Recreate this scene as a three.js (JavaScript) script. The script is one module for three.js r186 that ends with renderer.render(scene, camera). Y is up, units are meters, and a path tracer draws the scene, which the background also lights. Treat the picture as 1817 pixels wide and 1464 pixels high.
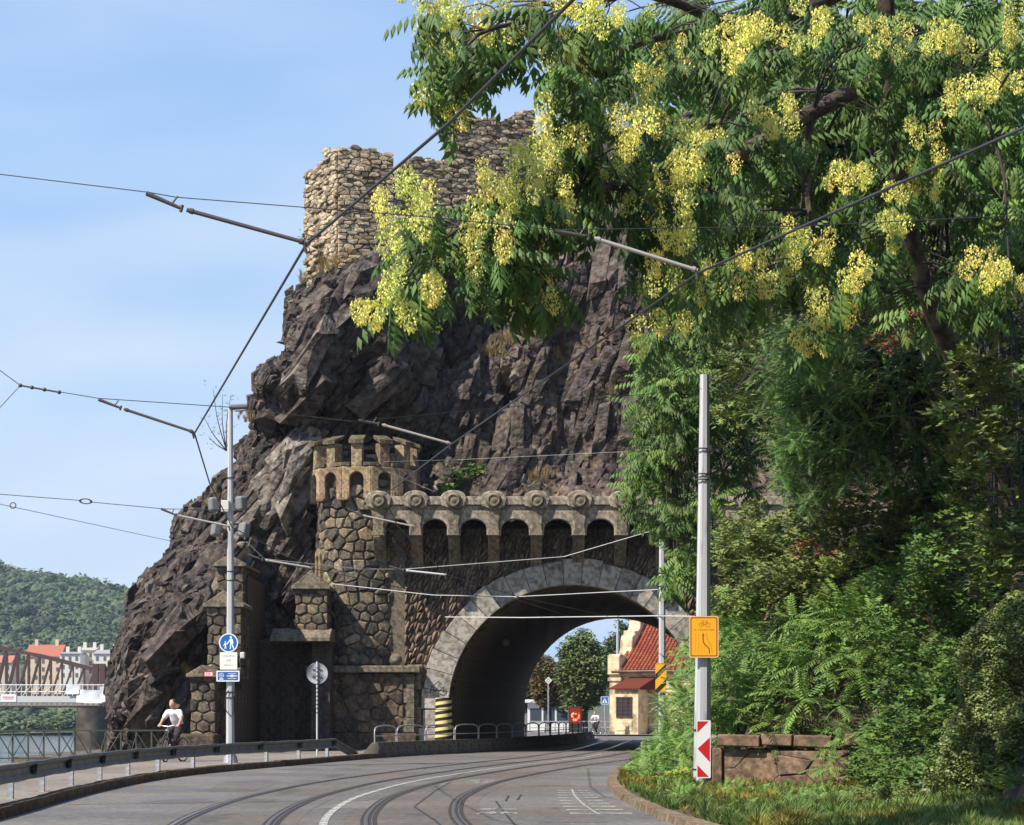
import * as THREE from 'three';
import { mergeGeometries } from 'three/addons/utils/BufferGeometryUtils.js';
import { RoundedBoxGeometry } from 'three/addons/geometries/RoundedBoxGeometry.js';
import { MarchingCubes } from 'three/addons/objects/MarchingCubes.js';

// ---------------------------------------------------------------- camera, sky, sun, exposure
const F = 3600, CX = 908.5, HY = 1265, EYE = 1.7;          // focal length, centre column and horizon row of the 1817 x 1464 photograph
const scene = new THREE.Scene();
const camera = new THREE.PerspectiveCamera(2 * Math.atan(HY / F) * 180 / Math.PI, 1817 / (2 * HY), 0.5, 6000);
camera.setViewOffset(1817, 2 * HY, 0, 0, 1817, 1464);
camera.position.set(0, EYE, 0);
camera.lookAt(0, EYE, -10);
camera.updateProjectionMatrix();
const renderer = new THREE.WebGLRenderer({ antialias: true });
renderer.toneMapping = THREE.LinearToneMapping;
renderer.toneMappingExposure = 1.5;
renderer.shadowMap.enabled = true;

const SUN_AZ = 53 * Math.PI / 180, SUN_EL = 47 * Math.PI / 180;   // azimuth measured from behind the camera towards the river
const sunDir = new THREE.Vector3(-Math.sin(SUN_AZ) * Math.cos(SUN_EL), Math.sin(SUN_EL), Math.cos(SUN_AZ) * Math.cos(SUN_EL));
const sun = new THREE.DirectionalLight(0xfff4e6, 5.0);
sun.position.copy(sunDir).multiplyScalar(150).add(new THREE.Vector3(0, 0, -60));
sun.target.position.set(0, 0, -60);
sun.castShadow = true; sun.shadow.mapSize.set(4096, 4096);
Object.assign(sun.shadow.camera, { left: -70, right: 70, top: 70, bottom: -70, near: 1, far: 320 });
scene.add(sun, sun.target);

// ---------------------------------------------------------------- random numbers and noise
function rngOf(seed) { let a = seed >>> 0; return () => { a = (a + 0x6D2B79F5) | 0; let t = Math.imul(a ^ (a >>> 15), 1 | a); t = (t + Math.imul(t ^ (t >>> 7), 61 | t)) ^ t; return ((t ^ (t >>> 14)) >>> 0) / 4294967296; }; }
const hash3 = (x, y, z) => { let h = Math.imul(x, 374761393) ^ Math.imul(y, 668265263) ^ Math.imul(z, 2147483647 ^ 1274126177); h = Math.imul(h ^ (h >>> 13), 1274126177); h ^= h >>> 16; return (h >>> 0) / 4294967296; };
const sm = t => t * t * (3 - 2 * t), lerp = (a, b, t) => a + (b - a) * t, clamp = (v, a = 0, b = 1) => v < a ? a : v > b ? b : v;
const smooth = (a, b, v) => sm(clamp((v - a) / (b - a)));
function noise3(x, y, z, px = 0, py = 0) {                    // value noise, -1..1; px, py make it periodic
  const xi = Math.floor(x), yi = Math.floor(y), zi = Math.floor(z), u = sm(x - xi), v = sm(y - yi), w = sm(z - zi);
  const X0 = px ? ((xi % px) + px) % px : xi, X1 = px ? (X0 + 1) % px : xi + 1, Y0 = py ? ((yi % py) + py) % py : yi, Y1 = py ? (Y0 + 1) % py : yi + 1;
  const a = lerp(lerp(hash3(X0, Y0, zi), hash3(X1, Y0, zi), u), lerp(hash3(X0, Y1, zi), hash3(X1, Y1, zi), u), v);
  const b = lerp(lerp(hash3(X0, Y0, zi + 1), hash3(X1, Y0, zi + 1), u), lerp(hash3(X0, Y1, zi + 1), hash3(X1, Y1, zi + 1), u), v);
  return lerp(a, b, w) * 2 - 1;
}
function fbm(x, y, z, n = 4, px = 0, py = 0) { let s = 0, a = .5, k = 1; for (let i = 0; i < n; i++) { s += a * noise3(x * k, y * k, z + i * 7.3, px * k, py * k); a *= .5; k *= 2; } return s; }
function table(rows) {                                        // smooth curve through [key, value] rows
  return t => {
    const n = rows.length;
    if (t <= rows[0][0]) return rows[0][1] + (t - rows[0][0]) * (rows[1][1] - rows[0][1]) / (rows[1][0] - rows[0][0]);
    if (t >= rows[n - 1][0]) return rows[n - 1][1] + (t - rows[n - 1][0]) * (rows[n - 1][1] - rows[n - 2][1]) / (rows[n - 1][0] - rows[n - 2][0]);
    let i = 0; while (t > rows[i + 1][0]) i++;
    const m = j => j <= 0 ? (rows[1][1] - rows[0][1]) / (rows[1][0] - rows[0][0]) : j >= n - 1 ? (rows[n - 1][1] - rows[n - 2][1]) / (rows[n - 1][0] - rows[n - 2][0]) : (rows[j + 1][1] - rows[j - 1][1]) / (rows[j + 1][0] - rows[j - 1][0]);
    const h = rows[i + 1][0] - rows[i][0], u = (t - rows[i][0]) / h, u2 = u * u, u3 = u2 * u;
    return (2 * u3 - 3 * u2 + 1) * rows[i][1] + (u3 - 2 * u2 + u) * h * m(i) + (-2 * u3 + 3 * u2) * rows[i + 1][1] + (u3 - u2) * h * m(i + 1);
  };
}
const linTable = rows => t => { if (t <= rows[0][0]) return rows[0][1]; for (let i = 1; i < rows.length; i++) if (t <= rows[i][0]) return lerp(rows[i - 1][1], rows[i][1], (t - rows[i - 1][0]) / (rows[i][0] - rows[i - 1][0])); return rows[rows.length - 1][1]; };

// ---------------------------------------------------------------- the sky: air and thin high cloud
{
  const W = 1024, H = 512, d = new Float32Array(W * H * 4);
  const el = [[-90, [.30, .36, .42]], [-2, [.42, .50, .58]], [0, [.41, .585, .80]], [4, [.43, .605, .83]], [8, [.45, .61, .83]], [14, [.315, .505, .80]], [22, [.25, .43, .76]], [40, [.13, .29, .66]], [90, [.06, .16, .46]]];
  for (let j = 0; j < H; j++) for (let i = 0; i < W; i++) {
    const e = (j + .5) / H * 180 - 90, az = (i + .5) / W * 360;
    let k = 1; while (k < el.length - 1 && e > el[k][0]) k++;
    const t = sm(clamp((e - el[k - 1][0]) / (el[k][0] - el[k - 1][0])));
    let c = [0, 1, 2].map(n => lerp(el[k - 1][1][n], el[k][1][n], t));
    if (e > 0) {
      const a = az * Math.PI / 180, y = Math.sin(e * Math.PI / 180), q = 1 / (y + .16), x = Math.cos(a) * Math.cos(e * Math.PI / 180) * q, z = Math.sin(a) * Math.cos(e * Math.PI / 180) * q;
      let veil = fbm(x * .8 + 3, z * .8, 1.5, 5) * .7 + fbm(x * 2.4 + z * 1.1, z * 5 - x, 9.1, 4) * .45 + .36;
      veil = clamp(veil * 1.1) * smooth(0, 3.5, e) * lerp(1, .35, smooth(14, 50, e));
      c = c.map((v, n) => lerp(v, [.70, .765, .84][n], veil * .9));
    }
    const o = (j * W + i) * 4; d[o] = c[0] * .8; d[o + 1] = c[1] * .8; d[o + 2] = c[2] * .8; d[o + 3] = 1;
  }
  const sky = new THREE.DataTexture(d, W, H, THREE.RGBAFormat, THREE.FloatType);
  sky.mapping = THREE.EquirectangularReflectionMapping; sky.magFilter = sky.minFilter = THREE.LinearFilter; sky.wrapS = THREE.RepeatWrapping; sky.needsUpdate = true;
  scene.background = sky; scene.environment = sky;
}

// ---------------------------------------------------------------- from photograph to place
const V = (x, y, z) => new THREE.Vector3(x, y, z);
const px = (x, y, Z) => V((x - CX) / F * Z, EYE + (HY - y) / F * Z, -Z);                    // a pixel at a known distance
const gp = (x, y, h = 0) => px(x, y, F * (EYE - h) / (y - HY));                            // a pixel on level ground of height h
const wp = (x, y, h) => px(x, y, F * (h - EYE) / (HY - y));                                // a pixel at a known height above the road

// ---------------------------------------------------------------- materials
const col = (r, g, b) => new THREE.Color().setRGB(r, g, b);
function dataTex(n, fn, srgb = true, rep = 1) {
  const d = new Uint8Array(n * n * 4);
  for (let j = 0; j < n; j++) for (let i = 0; i < n; i++) { const c = fn(i / n, j / n), o = (j * n + i) * 4; d[o] = clamp(c[0]) * 255; d[o + 1] = clamp(c[1]) * 255; d[o + 2] = clamp(c[2]) * 255; d[o + 3] = 255; }
  const t = new THREE.DataTexture(d, n, n); t.wrapS = t.wrapT = THREE.RepeatWrapping; t.magFilter = THREE.LinearFilter; t.minFilter = THREE.LinearMipmapLinearFilter; t.generateMipmaps = true;
  if (srgb) t.colorSpace = THREE.SRGBColorSpace; t.repeat.set(rep, rep); t.needsUpdate = true; return t;
}
const grainTex = (n, cells, amp, base, tint, rep, seed) => dataTex(n, (u, v) => { const a = fbm(u * cells, v * cells, seed, 5, cells, cells), b = fbm(u * 4, v * 4, seed + 30, 3, 4, 4), k = base + amp * a + amp * .6 * b; return [k * tint[0] + .03 * b, k * tint[1], k * tint[2] - .03 * b]; }, true, rep);
const bumpTex = (n, cells, rep, seed) => dataTex(n, (u, v) => { const a = .5 + .55 * fbm(u * cells, v * cells, seed, 5, cells, cells); return [a, a, a]; }, false, rep);
const T = {
  stone: grainTex(256, 12, .30, .84, [1, .985, .95], 1, 3), rock: grainTex(512, 16, .42, .80, [1, .97, .94], .33, 11), fine: grainTex(256, 24, .20, .90, [1, 1, 1], 1, 21),
  bStone: bumpTex(256, 16, 1, 5), bRock: bumpTex(512, 24, .33, 8), bFine: bumpTex(256, 48, 1, 31),
};
const mats = {};
function mat(name, c, rough = .9, o = {}) { return mats[name] ??= new (o.transmission || o.clearcoat || o.specularIntensity ? THREE.MeshPhysicalMaterial : THREE.MeshStandardMaterial)({ name, color: c, roughness: rough, ...o }); }
const stoneMat = (name, c, o = {}) => mat(name, c, .95, { map: T.stone, bumpMap: T.bStone, bumpScale: .014, specularIntensity: .25, ...o });
const M = {
  iron: mat('dark_iron', col(.05, .055, .05), .55, { metalness: .5 }), steel: mat('galvanised_steel', col(.55, .57, .59), .5, { metalness: .55, map: T.fine }), paleSteel: mat('pale_pole_paint', col(.58, .60, .62), .55, { map: dataTex(256, (u, v) => { const a = fbm(u * 24, v * 3, 5, 4, 24, 3), b = smooth(.25, .5, fbm(u * 8, v * 12, 15, 3, 8, 12)), k = .88 + .2 * a - .16 * b; return [k + .02 * b, k, k - .02 * b]; }) }),
  wire: mat('wire', col(.05, .05, .055), .5, { metalness: .3 }), rod: mat('rod', col(.075, .065, .06), .5, { metalness: .2 }), paleWire: mat('pale_wire', col(.55, .55, .53), .5),
  white: mat('white_enamel', col(.78, .78, .76), .45), concrete: stoneMat('concrete', col(.34, .32, .285)), mortar: stoneMat('mortar', col(.20, .175, .145)),
  ledge: stoneMat('dressed_stone', col(.27, .235, .185)), coping: stoneMat('coping_stone', col(.41, .36, .29)), plinth: stoneMat('plinth_stone', col(.15, .115, .09)),
  black: mat('black_rubber', col(.018, .018, .02), .7),
};

// ---------------------------------------------------------------- building things
const names = {};
function numbered(n) { names[n] = (names[n] ?? -1) + 1; return names[n] ? `${n}_${String(names[n]).padStart(3, '0')}` : n; }
function shade(o) { o.traverse(m => { if (m.isMesh) { m.castShadow = true; m.receiveShadow = true; } }); return o; }
function thing(name, label, category, pos = V(0, 0, 0), group) { const o = new THREE.Group(); o.name = numbered(name); o.position.copy(pos); o.userData = { label, category }; if (group) o.userData.group = group; scene.add(o); return o; }
function meshOf(name, g, m) { g = Array.isArray(g) ? join(g) : g; const o = new THREE.Mesh(g, m); o.name = name; o.castShadow = o.receiveShadow = true; return o; }
function part(parent, name, g, m, kind) { const o = meshOf(name, g, m); if (kind) o.userData.kind = kind; parent.add(o); return o; }
function structure(name, g, m) { const o = meshOf(numbered(name), g, m); o.userData.kind = 'structure'; scene.add(o); return o; }
function join(list) { const l = list.map(g => { const h = g.index ? g.toNonIndexed() : g; for (const k of Object.keys(h.attributes)) if (!['position', 'normal', 'uv', 'color'].includes(k)) h.deleteAttribute(k); if (!h.attributes.uv) h.setAttribute('uv', new THREE.BufferAttribute(new Float32Array(h.attributes.position.count * 2), 2)); return h; }); const g = mergeGeometries(l); if (!g) throw new Error('merge failed'); return g; }
const at = (g, x, y, z, rx = 0, ry = 0, rz = 0) => g.applyMatrix4(new THREE.Matrix4().compose(V(x, y, z), new THREE.Quaternion().setFromEuler(new THREE.Euler(rx, ry, rz)), V(1, 1, 1)));
const box = (w, h, d, x = 0, y = 0, z = 0, r = 0) => { const g = r ? new RoundedBoxGeometry(w, h, d, 1, r) : new THREE.BoxGeometry(w, h, d); g.translate(x, y, z); boxUv(g); return g; };
function boxUv(g) { const p = g.attributes.position, n = g.attributes.normal, u = new Float32Array(p.count * 2); for (let i = 0; i < p.count; i++) { const ax = Math.abs(n.getX(i)), ay = Math.abs(n.getY(i)), az = Math.abs(n.getZ(i)); const a = ax > ay && ax > az ? [p.getZ(i), p.getY(i)] : ay > az ? [p.getX(i), p.getZ(i)] : [p.getX(i), p.getY(i)]; u[2 * i] = a[0]; u[2 * i + 1] = a[1]; } g.setAttribute('uv', new THREE.BufferAttribute(u, 2)); return g; }
function bar(a, b, r, r2 = r, n = 6) { const d = V().subVectors(b, a), l = d.length(), g = new THREE.CylinderGeometry(r2, r, l, n, 1); g.applyQuaternion(new THREE.Quaternion().setFromUnitVectors(V(0, 1, 0), d.normalize())); g.translate((a.x + b.x) / 2, (a.y + b.y) / 2, (a.z + b.z) / 2); return g; }
function beam(a, b, w, h) { const d = V().subVectors(b, a), l = d.length(), g = new THREE.BoxGeometry(w, h, l); g.applyMatrix4(new THREE.Matrix4().lookAt(V(0, 0, 0), d.clone().negate(), V(0, 1, 0))); g.translate((a.x + b.x) / 2, (a.y + b.y) / 2, (a.z + b.z) / 2); return g; }
function tube(pts, r, n = 5, seg) { const c = pts.length === 2 ? new THREE.LineCurve3(pts[0], pts[1]) : new THREE.CatmullRomCurve3(pts, false, 'centripetal'); return new THREE.TubeGeometry(c, seg ?? pts.length * 4, r, n, false); }
function limb(pts, r0, r1, n = 7, seg = 14, wob = 0, seed = 1) {      // a tapering tube
  const c = new THREE.CatmullRomCurve3(pts, false, 'centripetal'), fr = c.computeFrenetFrames(seg, false), P = [], U = [], I = [];
  for (let i = 0; i <= seg; i++) { const p = c.getPointAt(i / seg), r = lerp(r0, r1, i / seg); for (let j = 0; j <= n; j++) { const a = j / n * Math.PI * 2, k = r * (1 + wob * noise3(Math.cos(a) * 1.5 + seed, Math.sin(a) * 1.5, i * .7)); const q = fr.normals[i].clone().multiplyScalar(Math.cos(a) * k).add(fr.binormals[i].clone().multiplyScalar(Math.sin(a) * k)).add(p); P.push(q.x, q.y, q.z); U.push(j / n * .8, i / seg * c.getLength() * .8); } }
  for (let i = 0; i < seg; i++) for (let j = 0; j < n; j++) { const a = i * (n + 1) + j, b = a + n + 1; I.push(a, b, a + 1, b, b + 1, a + 1); }
  return bufGeo(P, I, U);
}
function bufGeo(P, I, U, C) { const g = new THREE.BufferGeometry(); g.setAttribute('position', new THREE.Float32BufferAttribute(P, 3)); if (U) g.setAttribute('uv', new THREE.Float32BufferAttribute(U, 2)); if (C) g.setAttribute('color', new THREE.Float32BufferAttribute(C, 3)); if (I) g.setIndex(I); g.computeVertexNormals(); return g; }
function sweep(profile, path, closed = false, flat = false) {          // profile: [side, up] pairs; path: points on the ground plan, side is to the path's river side
  const P = [], I = [], U = [], n = profile.length; let run = 0;
  path.forEach((p, i) => {
    const a = path[Math.max(0, i - 1)], b = path[Math.min(path.length - 1, i + 1)], dx = b.x - a.x, dz = b.z - a.z, l = Math.hypot(dx, dz) || 1, nx = dz / l, nz = -dx / l;
    if (i) run += p.distanceTo(path[i - 1]); let acc = 0;
    profile.forEach((q, k) => { if (k) acc += Math.hypot(q[0] - profile[k - 1][0], q[1] - profile[k - 1][1]); P.push(p.x + nx * q[0], p.y + q[1], p.z + nz * q[0]); U.push(acc, run); });
  });
  const m = closed ? n : n - 1;
  for (let i = 0; i < path.length - 1; i++) for (let k = 0; k < m; k++) { const a = i * n + k, b = i * n + (k + 1) % n; I.push(a, a + n, b, b, a + n, b + n); }
  if (closed) { for (let k = 1; k < n - 1; k++) { const o = (path.length - 1) * n; I.push(0, k, k + 1, o, o + k + 1, o + k); } }
  let g = bufGeo(P, I, U); if (flat) { g = g.toNonIndexed(); g.computeVertexNormals(); } return g;
}
const extrude = (pts, depth, bevel = 0, holes) => { const s = pts instanceof THREE.Shape ? pts : new THREE.Shape(pts.map(p => new THREE.Vector2(p[0], p[1]))); if (holes) s.holes.push(...holes); return new THREE.ExtrudeGeometry(s, { depth, bevelEnabled: bevel > 0, bevelSize: bevel, bevelThickness: bevel, bevelOffset: -bevel, bevelSegments: 1, curveSegments: 14 }); };

// ---------------------------------------------------------------- stones laid one by one: cells of an uneven net, each a bevelled piece
function cells(w, h, sx, sy, rnd, { joint = .03, jitter = .42, lean = 0, hex = .5 } = {}) {
  const cols = Math.ceil(w / sx) + 2, rows = Math.ceil(h / sy) + 2, S = [];
  for (let j = -1; j < rows; j++) for (let i = -1; i < cols; i++) S.push([(i + .5 + (j & 1) * hex + (rnd() - .5) * 2 * jitter) * sx, (j + .5 + (rnd() - .5) * 2 * jitter) * sy, i, j]);
  const k = sx / sy, out = [], byKey = new Map(S.map(s => [s[2] + '_' + s[3], s]));
  for (const s of S) {
    if (s[0] < -sx * .3 || s[0] > w + sx * .3 || s[1] < -sy * .3 || s[1] > h + sy * .3) continue;
    let poly = [[s[0] - 2 * sx, (s[1] - 2 * sy) * k], [s[0] + 2 * sx, (s[1] - 2 * sy) * k], [s[0] + 2 * sx, (s[1] + 2 * sy) * k], [s[0] - 2 * sx, (s[1] + 2 * sy) * k]];
    for (let dj = -2; dj <= 2; dj++) for (let di = -2; di <= 2; di++) {
      if (!di && !dj) continue; const q = byKey.get((s[2] + di) + '_' + (s[3] + dj)); if (!q) continue;
      const dx = q[0] - s[0], dy = (q[1] - s[1]) * k, l = Math.hypot(dx, dy); if (l < 1e-5) continue;
      poly = cut(poly, s[0] + dx / 2 - dx / l * joint / 2, s[1] * k + dy / 2 - dy / l * joint / 2, dx / l, dy / l);
      if (poly.length < 3) break;
    }
    poly = poly.map(p => [p[0] + lean * p[1] / k, p[1] / k]);
    if (poly.length >= 3) out.push(poly);
  }
  return out;
}
function cut(poly, x, y, nx, ny) { const o = []; for (let i = 0; i < poly.length; i++) { const a = poly[i], b = poly[(i + 1) % poly.length], da = (a[0] - x) * nx + (a[1] - y) * ny, db = (b[0] - x) * nx + (b[1] - y) * ny; if (da <= 0) o.push(a); if ((da < 0) !== (db < 0) && da !== db) { const t = da / (da - db); if (t > 0 && t < 1) o.push([a[0] + (b[0] - a[0]) * t, a[1] + (b[1] - a[1]) * t]); } } return o; }
const cutBox = (p, x0, y0, x1, y1) => { for (const c of [[x0, 0, -1, 0], [x1, 0, 1, 0], [0, y0, 0, -1], [0, y1, 0, 1]]) { p = cut(p, ...c); if (p.length < 3) return []; } return p; };
function area(p) { let a = 0; for (let i = 0; i < p.length; i++) { const q = p[(i + 1) % p.length]; a += p[i][0] * q[1] - q[0] * p[i][1]; } return a / 2; }
function stoneGeo(poly, cx, cy, depth, rnd, top = .74, back = .06) {   // a faceted, slightly domed stone about (cx, cy), face towards +z
  const pts = []; for (let i = 0; i < poly.length; i++) { const a = poly[i], b = poly[(i + 1) % poly.length]; if (Math.hypot(a[0] - b[0], a[1] - b[1]) > .012) pts.push([a[0] - cx, a[1] - cy]); }
  if (pts.length < 3) return null;
  if (area(pts) < 0) pts.reverse();
  const n = pts.length, P = [], I = [], U = [], ou = rnd() * 7, ov = rnd() * 7, tx = (rnd() - .5) * .5, ty = (rnd() - .5) * .5;
  const ring = (k, z, tilt) => pts.forEach(p => { const s = k * (1 + (rnd() - .5) * (k < 1 ? .14 : 0)); P.push(p[0] * s, p[1] * s, z + (tilt ? depth * (tx * p[0] + ty * p[1]) / .4 : 0)); U.push(p[0] * s + ou, p[1] * s + ov + z); });
  ring(1, -back, 0); ring(1, depth * .35, 0); ring(top, depth * .95, 1); P.push(0, 0, depth * 1.06); U.push(ou, ov);
  for (let r = 0; r < 2; r++) for (let i = 0; i < n; i++) { const a = r * n + i, b = r * n + (i + 1) % n; I.push(a, b, a + n, b, b + n, a + n); }
  for (let i = 0; i < n; i++) I.push(2 * n + i, 2 * n + (i + 1) % n, 3 * n);
  const g = bufGeo(P, I, U).toNonIndexed(); g.computeVertexNormals(); return g;
}
function centroid(p) { let x = 0, y = 0; for (const q of p) { x += q[0]; y += q[1]; } return [x / p.length, y / p.length]; }
// polys laid through place(x, y) -> {p, q}; the largest `most` become single pieces, the rest one joined part
function layStones(parent, name, polys, place, matList, rnd, { depth = .12, most = 300, top = .74, vary = .5, back = .06, minArea = .002 } = {}) {
  const list = polys.map(p => ({ p, a: Math.abs(area(p)) })).filter(s => s.a > minArea).sort((a, b) => b.a - a.a), rest = matList.map(() => []);
  list.forEach((s, i) => {
    const [cx, cy] = centroid(s.p), g = stoneGeo(s.p, cx, cy, depth * (1 - vary / 2 + vary * rnd()), rnd, top, back); if (!g) return;
    const w = place(cx, cy), mi = Math.floor(rnd() * matList.length);
    if (i < most) { const o = part(parent, name, g, matList[mi]); o.position.copy(w.p); if (w.q) o.quaternion.copy(w.q); }
    else { g.applyMatrix4(new THREE.Matrix4().compose(w.p, w.q ?? new THREE.Quaternion(), V(1, 1, 1))); rest[mi].push(g); }
  });
  rest.forEach((r, i) => { if (r.length) part(parent, 'small_' + name + 's', r, matList[i], 'stuff'); });
}
// ---------------------------------------------------------------- ground, road, rails, kerbs, river
const kerbRiver = table([[0, -6.3], [15, -7.1], [32.2, -8.13], [45.3, -8.92], [55.6, -8.7], [68, -6.57], [76.5, -4.95], [80, -4.05], [87.4, -1.3], [97, 1.12], [103.7, 2.55], [120, 4.9], [134, 6.0]]);
const kerbHill = table([[0, 6.2], [15, 4.1], [30.8, 2.49], [37, 2.18], [43.7, 2.14], [51, 2.43], [64.4, 3.6], [83.8, 5.9], [95, 7.1], [120, 10.3], [140, 12.4]]);
const trackHill = table([[0, 4.4], [10, 1.75], [20, -.35], [31.4, -1.5], [38, -1.745], [42.8, -1.62], [49.8, -1.05], [58.3, .25], [65.8, 1.68], [75.6, 3.85], [82.7, 5.0], [90, 6.1], [100, 7.2], [112, 8.3], [135, 10.4], [170, 13]]);
const trackRiver = Z => { const d = (trackHill(Z + .5) - trackHill(Z - .5)); return trackHill(Z) - 2.92 * Math.sqrt(1 + d * d); };
const along = (f, a, b, step, y, off = 0) => { const o = []; for (let Z = a; Z <= b + 1e-6; Z += step) { const d = f(Z + .3) - f(Z - .3), k = Math.sqrt(1 + d * d / .36); o.push(V(f(Z) + off * k, y, -Z)); } return o; };
const asphaltTex = dataTex(1024, (u, v) => {
  const g = fbm(u * 180, v * 180, 2, 2, 180, 180), b = fbm(u * 5, v * 5, 4, 4, 5, 5), r = fbm(u * 3, v * 9, 14, 4, 3, 9), k = .80 + .22 * g + .16 * b, rust = smooth(.05, .45, r) * .10, tar = smooth(.30, .36, fbm(u * 7, v * 4, 44, 3, 7, 4)) * .10;
  return [k + rust * .6 - tar, k * .985 + rust * .1 - tar, k * .965 - rust * .5 - tar];
}, true, .09);
const asphalt = mat('asphalt', col(.208, .203, .200), .88, { map: asphaltTex, bumpMap: T.bFine, bumpScale: .006 });
const pave = mat('footway_asphalt', col(.31, .285, .25), .92, { map: asphaltTex, bumpMap: T.bFine, bumpScale: .004 });
function strip(f0, f1, a, b, step, y, nx = 1) { const P = [], I = [], U = []; let r = 0; for (let Z = a; Z <= b + 1e-6; Z += step, r++) { const x0 = f0(Z), x1 = f1(Z); for (let k = 0; k <= nx; k++) { const x = lerp(x0, x1, k / nx); P.push(x, y, -Z); U.push(x, Z); } } for (let i = 0; i < r - 1; i++) for (let k = 0; k < nx; k++) { const a0 = i * (nx + 1) + k; I.push(a0, a0 + 1, a0 + nx + 1, a0 + 1, a0 + nx + 2, a0 + nx + 1); } return bufGeo(P, I, U); }

// river bank in plan: [X, distance]
const bank = [[-60, -60], [-60, 62.5], [-16.6, 64.8], [-12.6, 66.5], [-12.6, 76.5], [-19.5, 79], [-19.5, 128], [-14, 210], [-20, 420], [-20, 6000]];
{
  const shape = new THREE.Shape([...bank, [6000, 6000], [6000, -60]].map(p => new THREE.Vector2(p[0], p[1])));
  const g = new THREE.ExtrudeGeometry(shape, { depth: 7, bevelEnabled: false }); g.rotateX(-Math.PI / 2); g.translate(0, -7.02, 0); boxUv(g);
  structure('ground', g, mat('earth', col(.15, .13, .10), .95, { map: T.rock }));
  const w = new THREE.PlaneGeometry(2400, 2400); w.rotateX(-Math.PI / 2); w.translate(-1190, -5, -800); boxUv(w);
  structure('river_water', w, mat('river_water', col(.10, .14, .15), .12, { bumpMap: bumpTex(256, 24, .25, 77), bumpScale: .05 }));
  structure('road', strip(kerbRiver, Z => Z > 134 ? 60 : kerbHill(Z), 1, 134, .75, 0, 6), asphalt);
  const sq = new THREE.PlaneGeometry(160, 50, 8, 4); sq.rotateX(-Math.PI / 2); sq.translate(70, 0, -158.5); boxUv(sq); structure('square_road', sq, asphalt);
  structure('pavement', strip(Z => Z < 62 ? -58 : Z < 66.5 ? lerp(-16.6, -12.6, (Z - 62) / 4.5) : -12.6, Z => kerbRiver(Z) - .26, 1, 133.75, .75, .14), pave);
}
// kerbs: stone by stone near the camera
{
  const rnd = rngOf(5), km = [stoneMat('kerb_stone_a', col(.20, .135, .095)), stoneMat('kerb_stone_b', col(.235, .165, .12))], km2 = [stoneMat('kerb_granite_a', col(.30, .235, .165)), stoneMat('kerb_granite_b', col(.35, .28, .20))];
  const line = (name, f, a, b, len, side, h, ms) => {
    const k = new THREE.Group(); k.name = numbered(name); k.userData.kind = 'structure'; scene.add(k);
    for (let Z = a; Z < b;) {
      const L = len * (.8 + .4 * rnd()), p = V(f(Z), 0, -Z), q = V(f(Z + L), 0, -(Z + L)), d = V().subVectors(q, p), l = d.length() - .018;
      const g = box(.24, h + .06, l, 0, (h - .06) / 2, 0, .022), o = part(k, 'kerb_stone', g, ms[Math.floor(rnd() * ms.length)]);
      o.position.set((p.x + q.x) / 2 + side * .125 + (rnd() - .5) * .015, (rnd() - .5) * .018, (p.z + q.z) / 2); o.rotation.y = Math.atan2(-d.x, -d.z) + Math.PI + (rnd() - .5) * .012;
      Z += L * (-d.z / d.length());
    }
  };
  line('pavement_kerb', kerbRiver, 26, 76.4, 1.25, -1, .19, km);
  line('verge_kerb', kerbHill, 24, 100, .95, 1, .13, km2);
}
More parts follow.
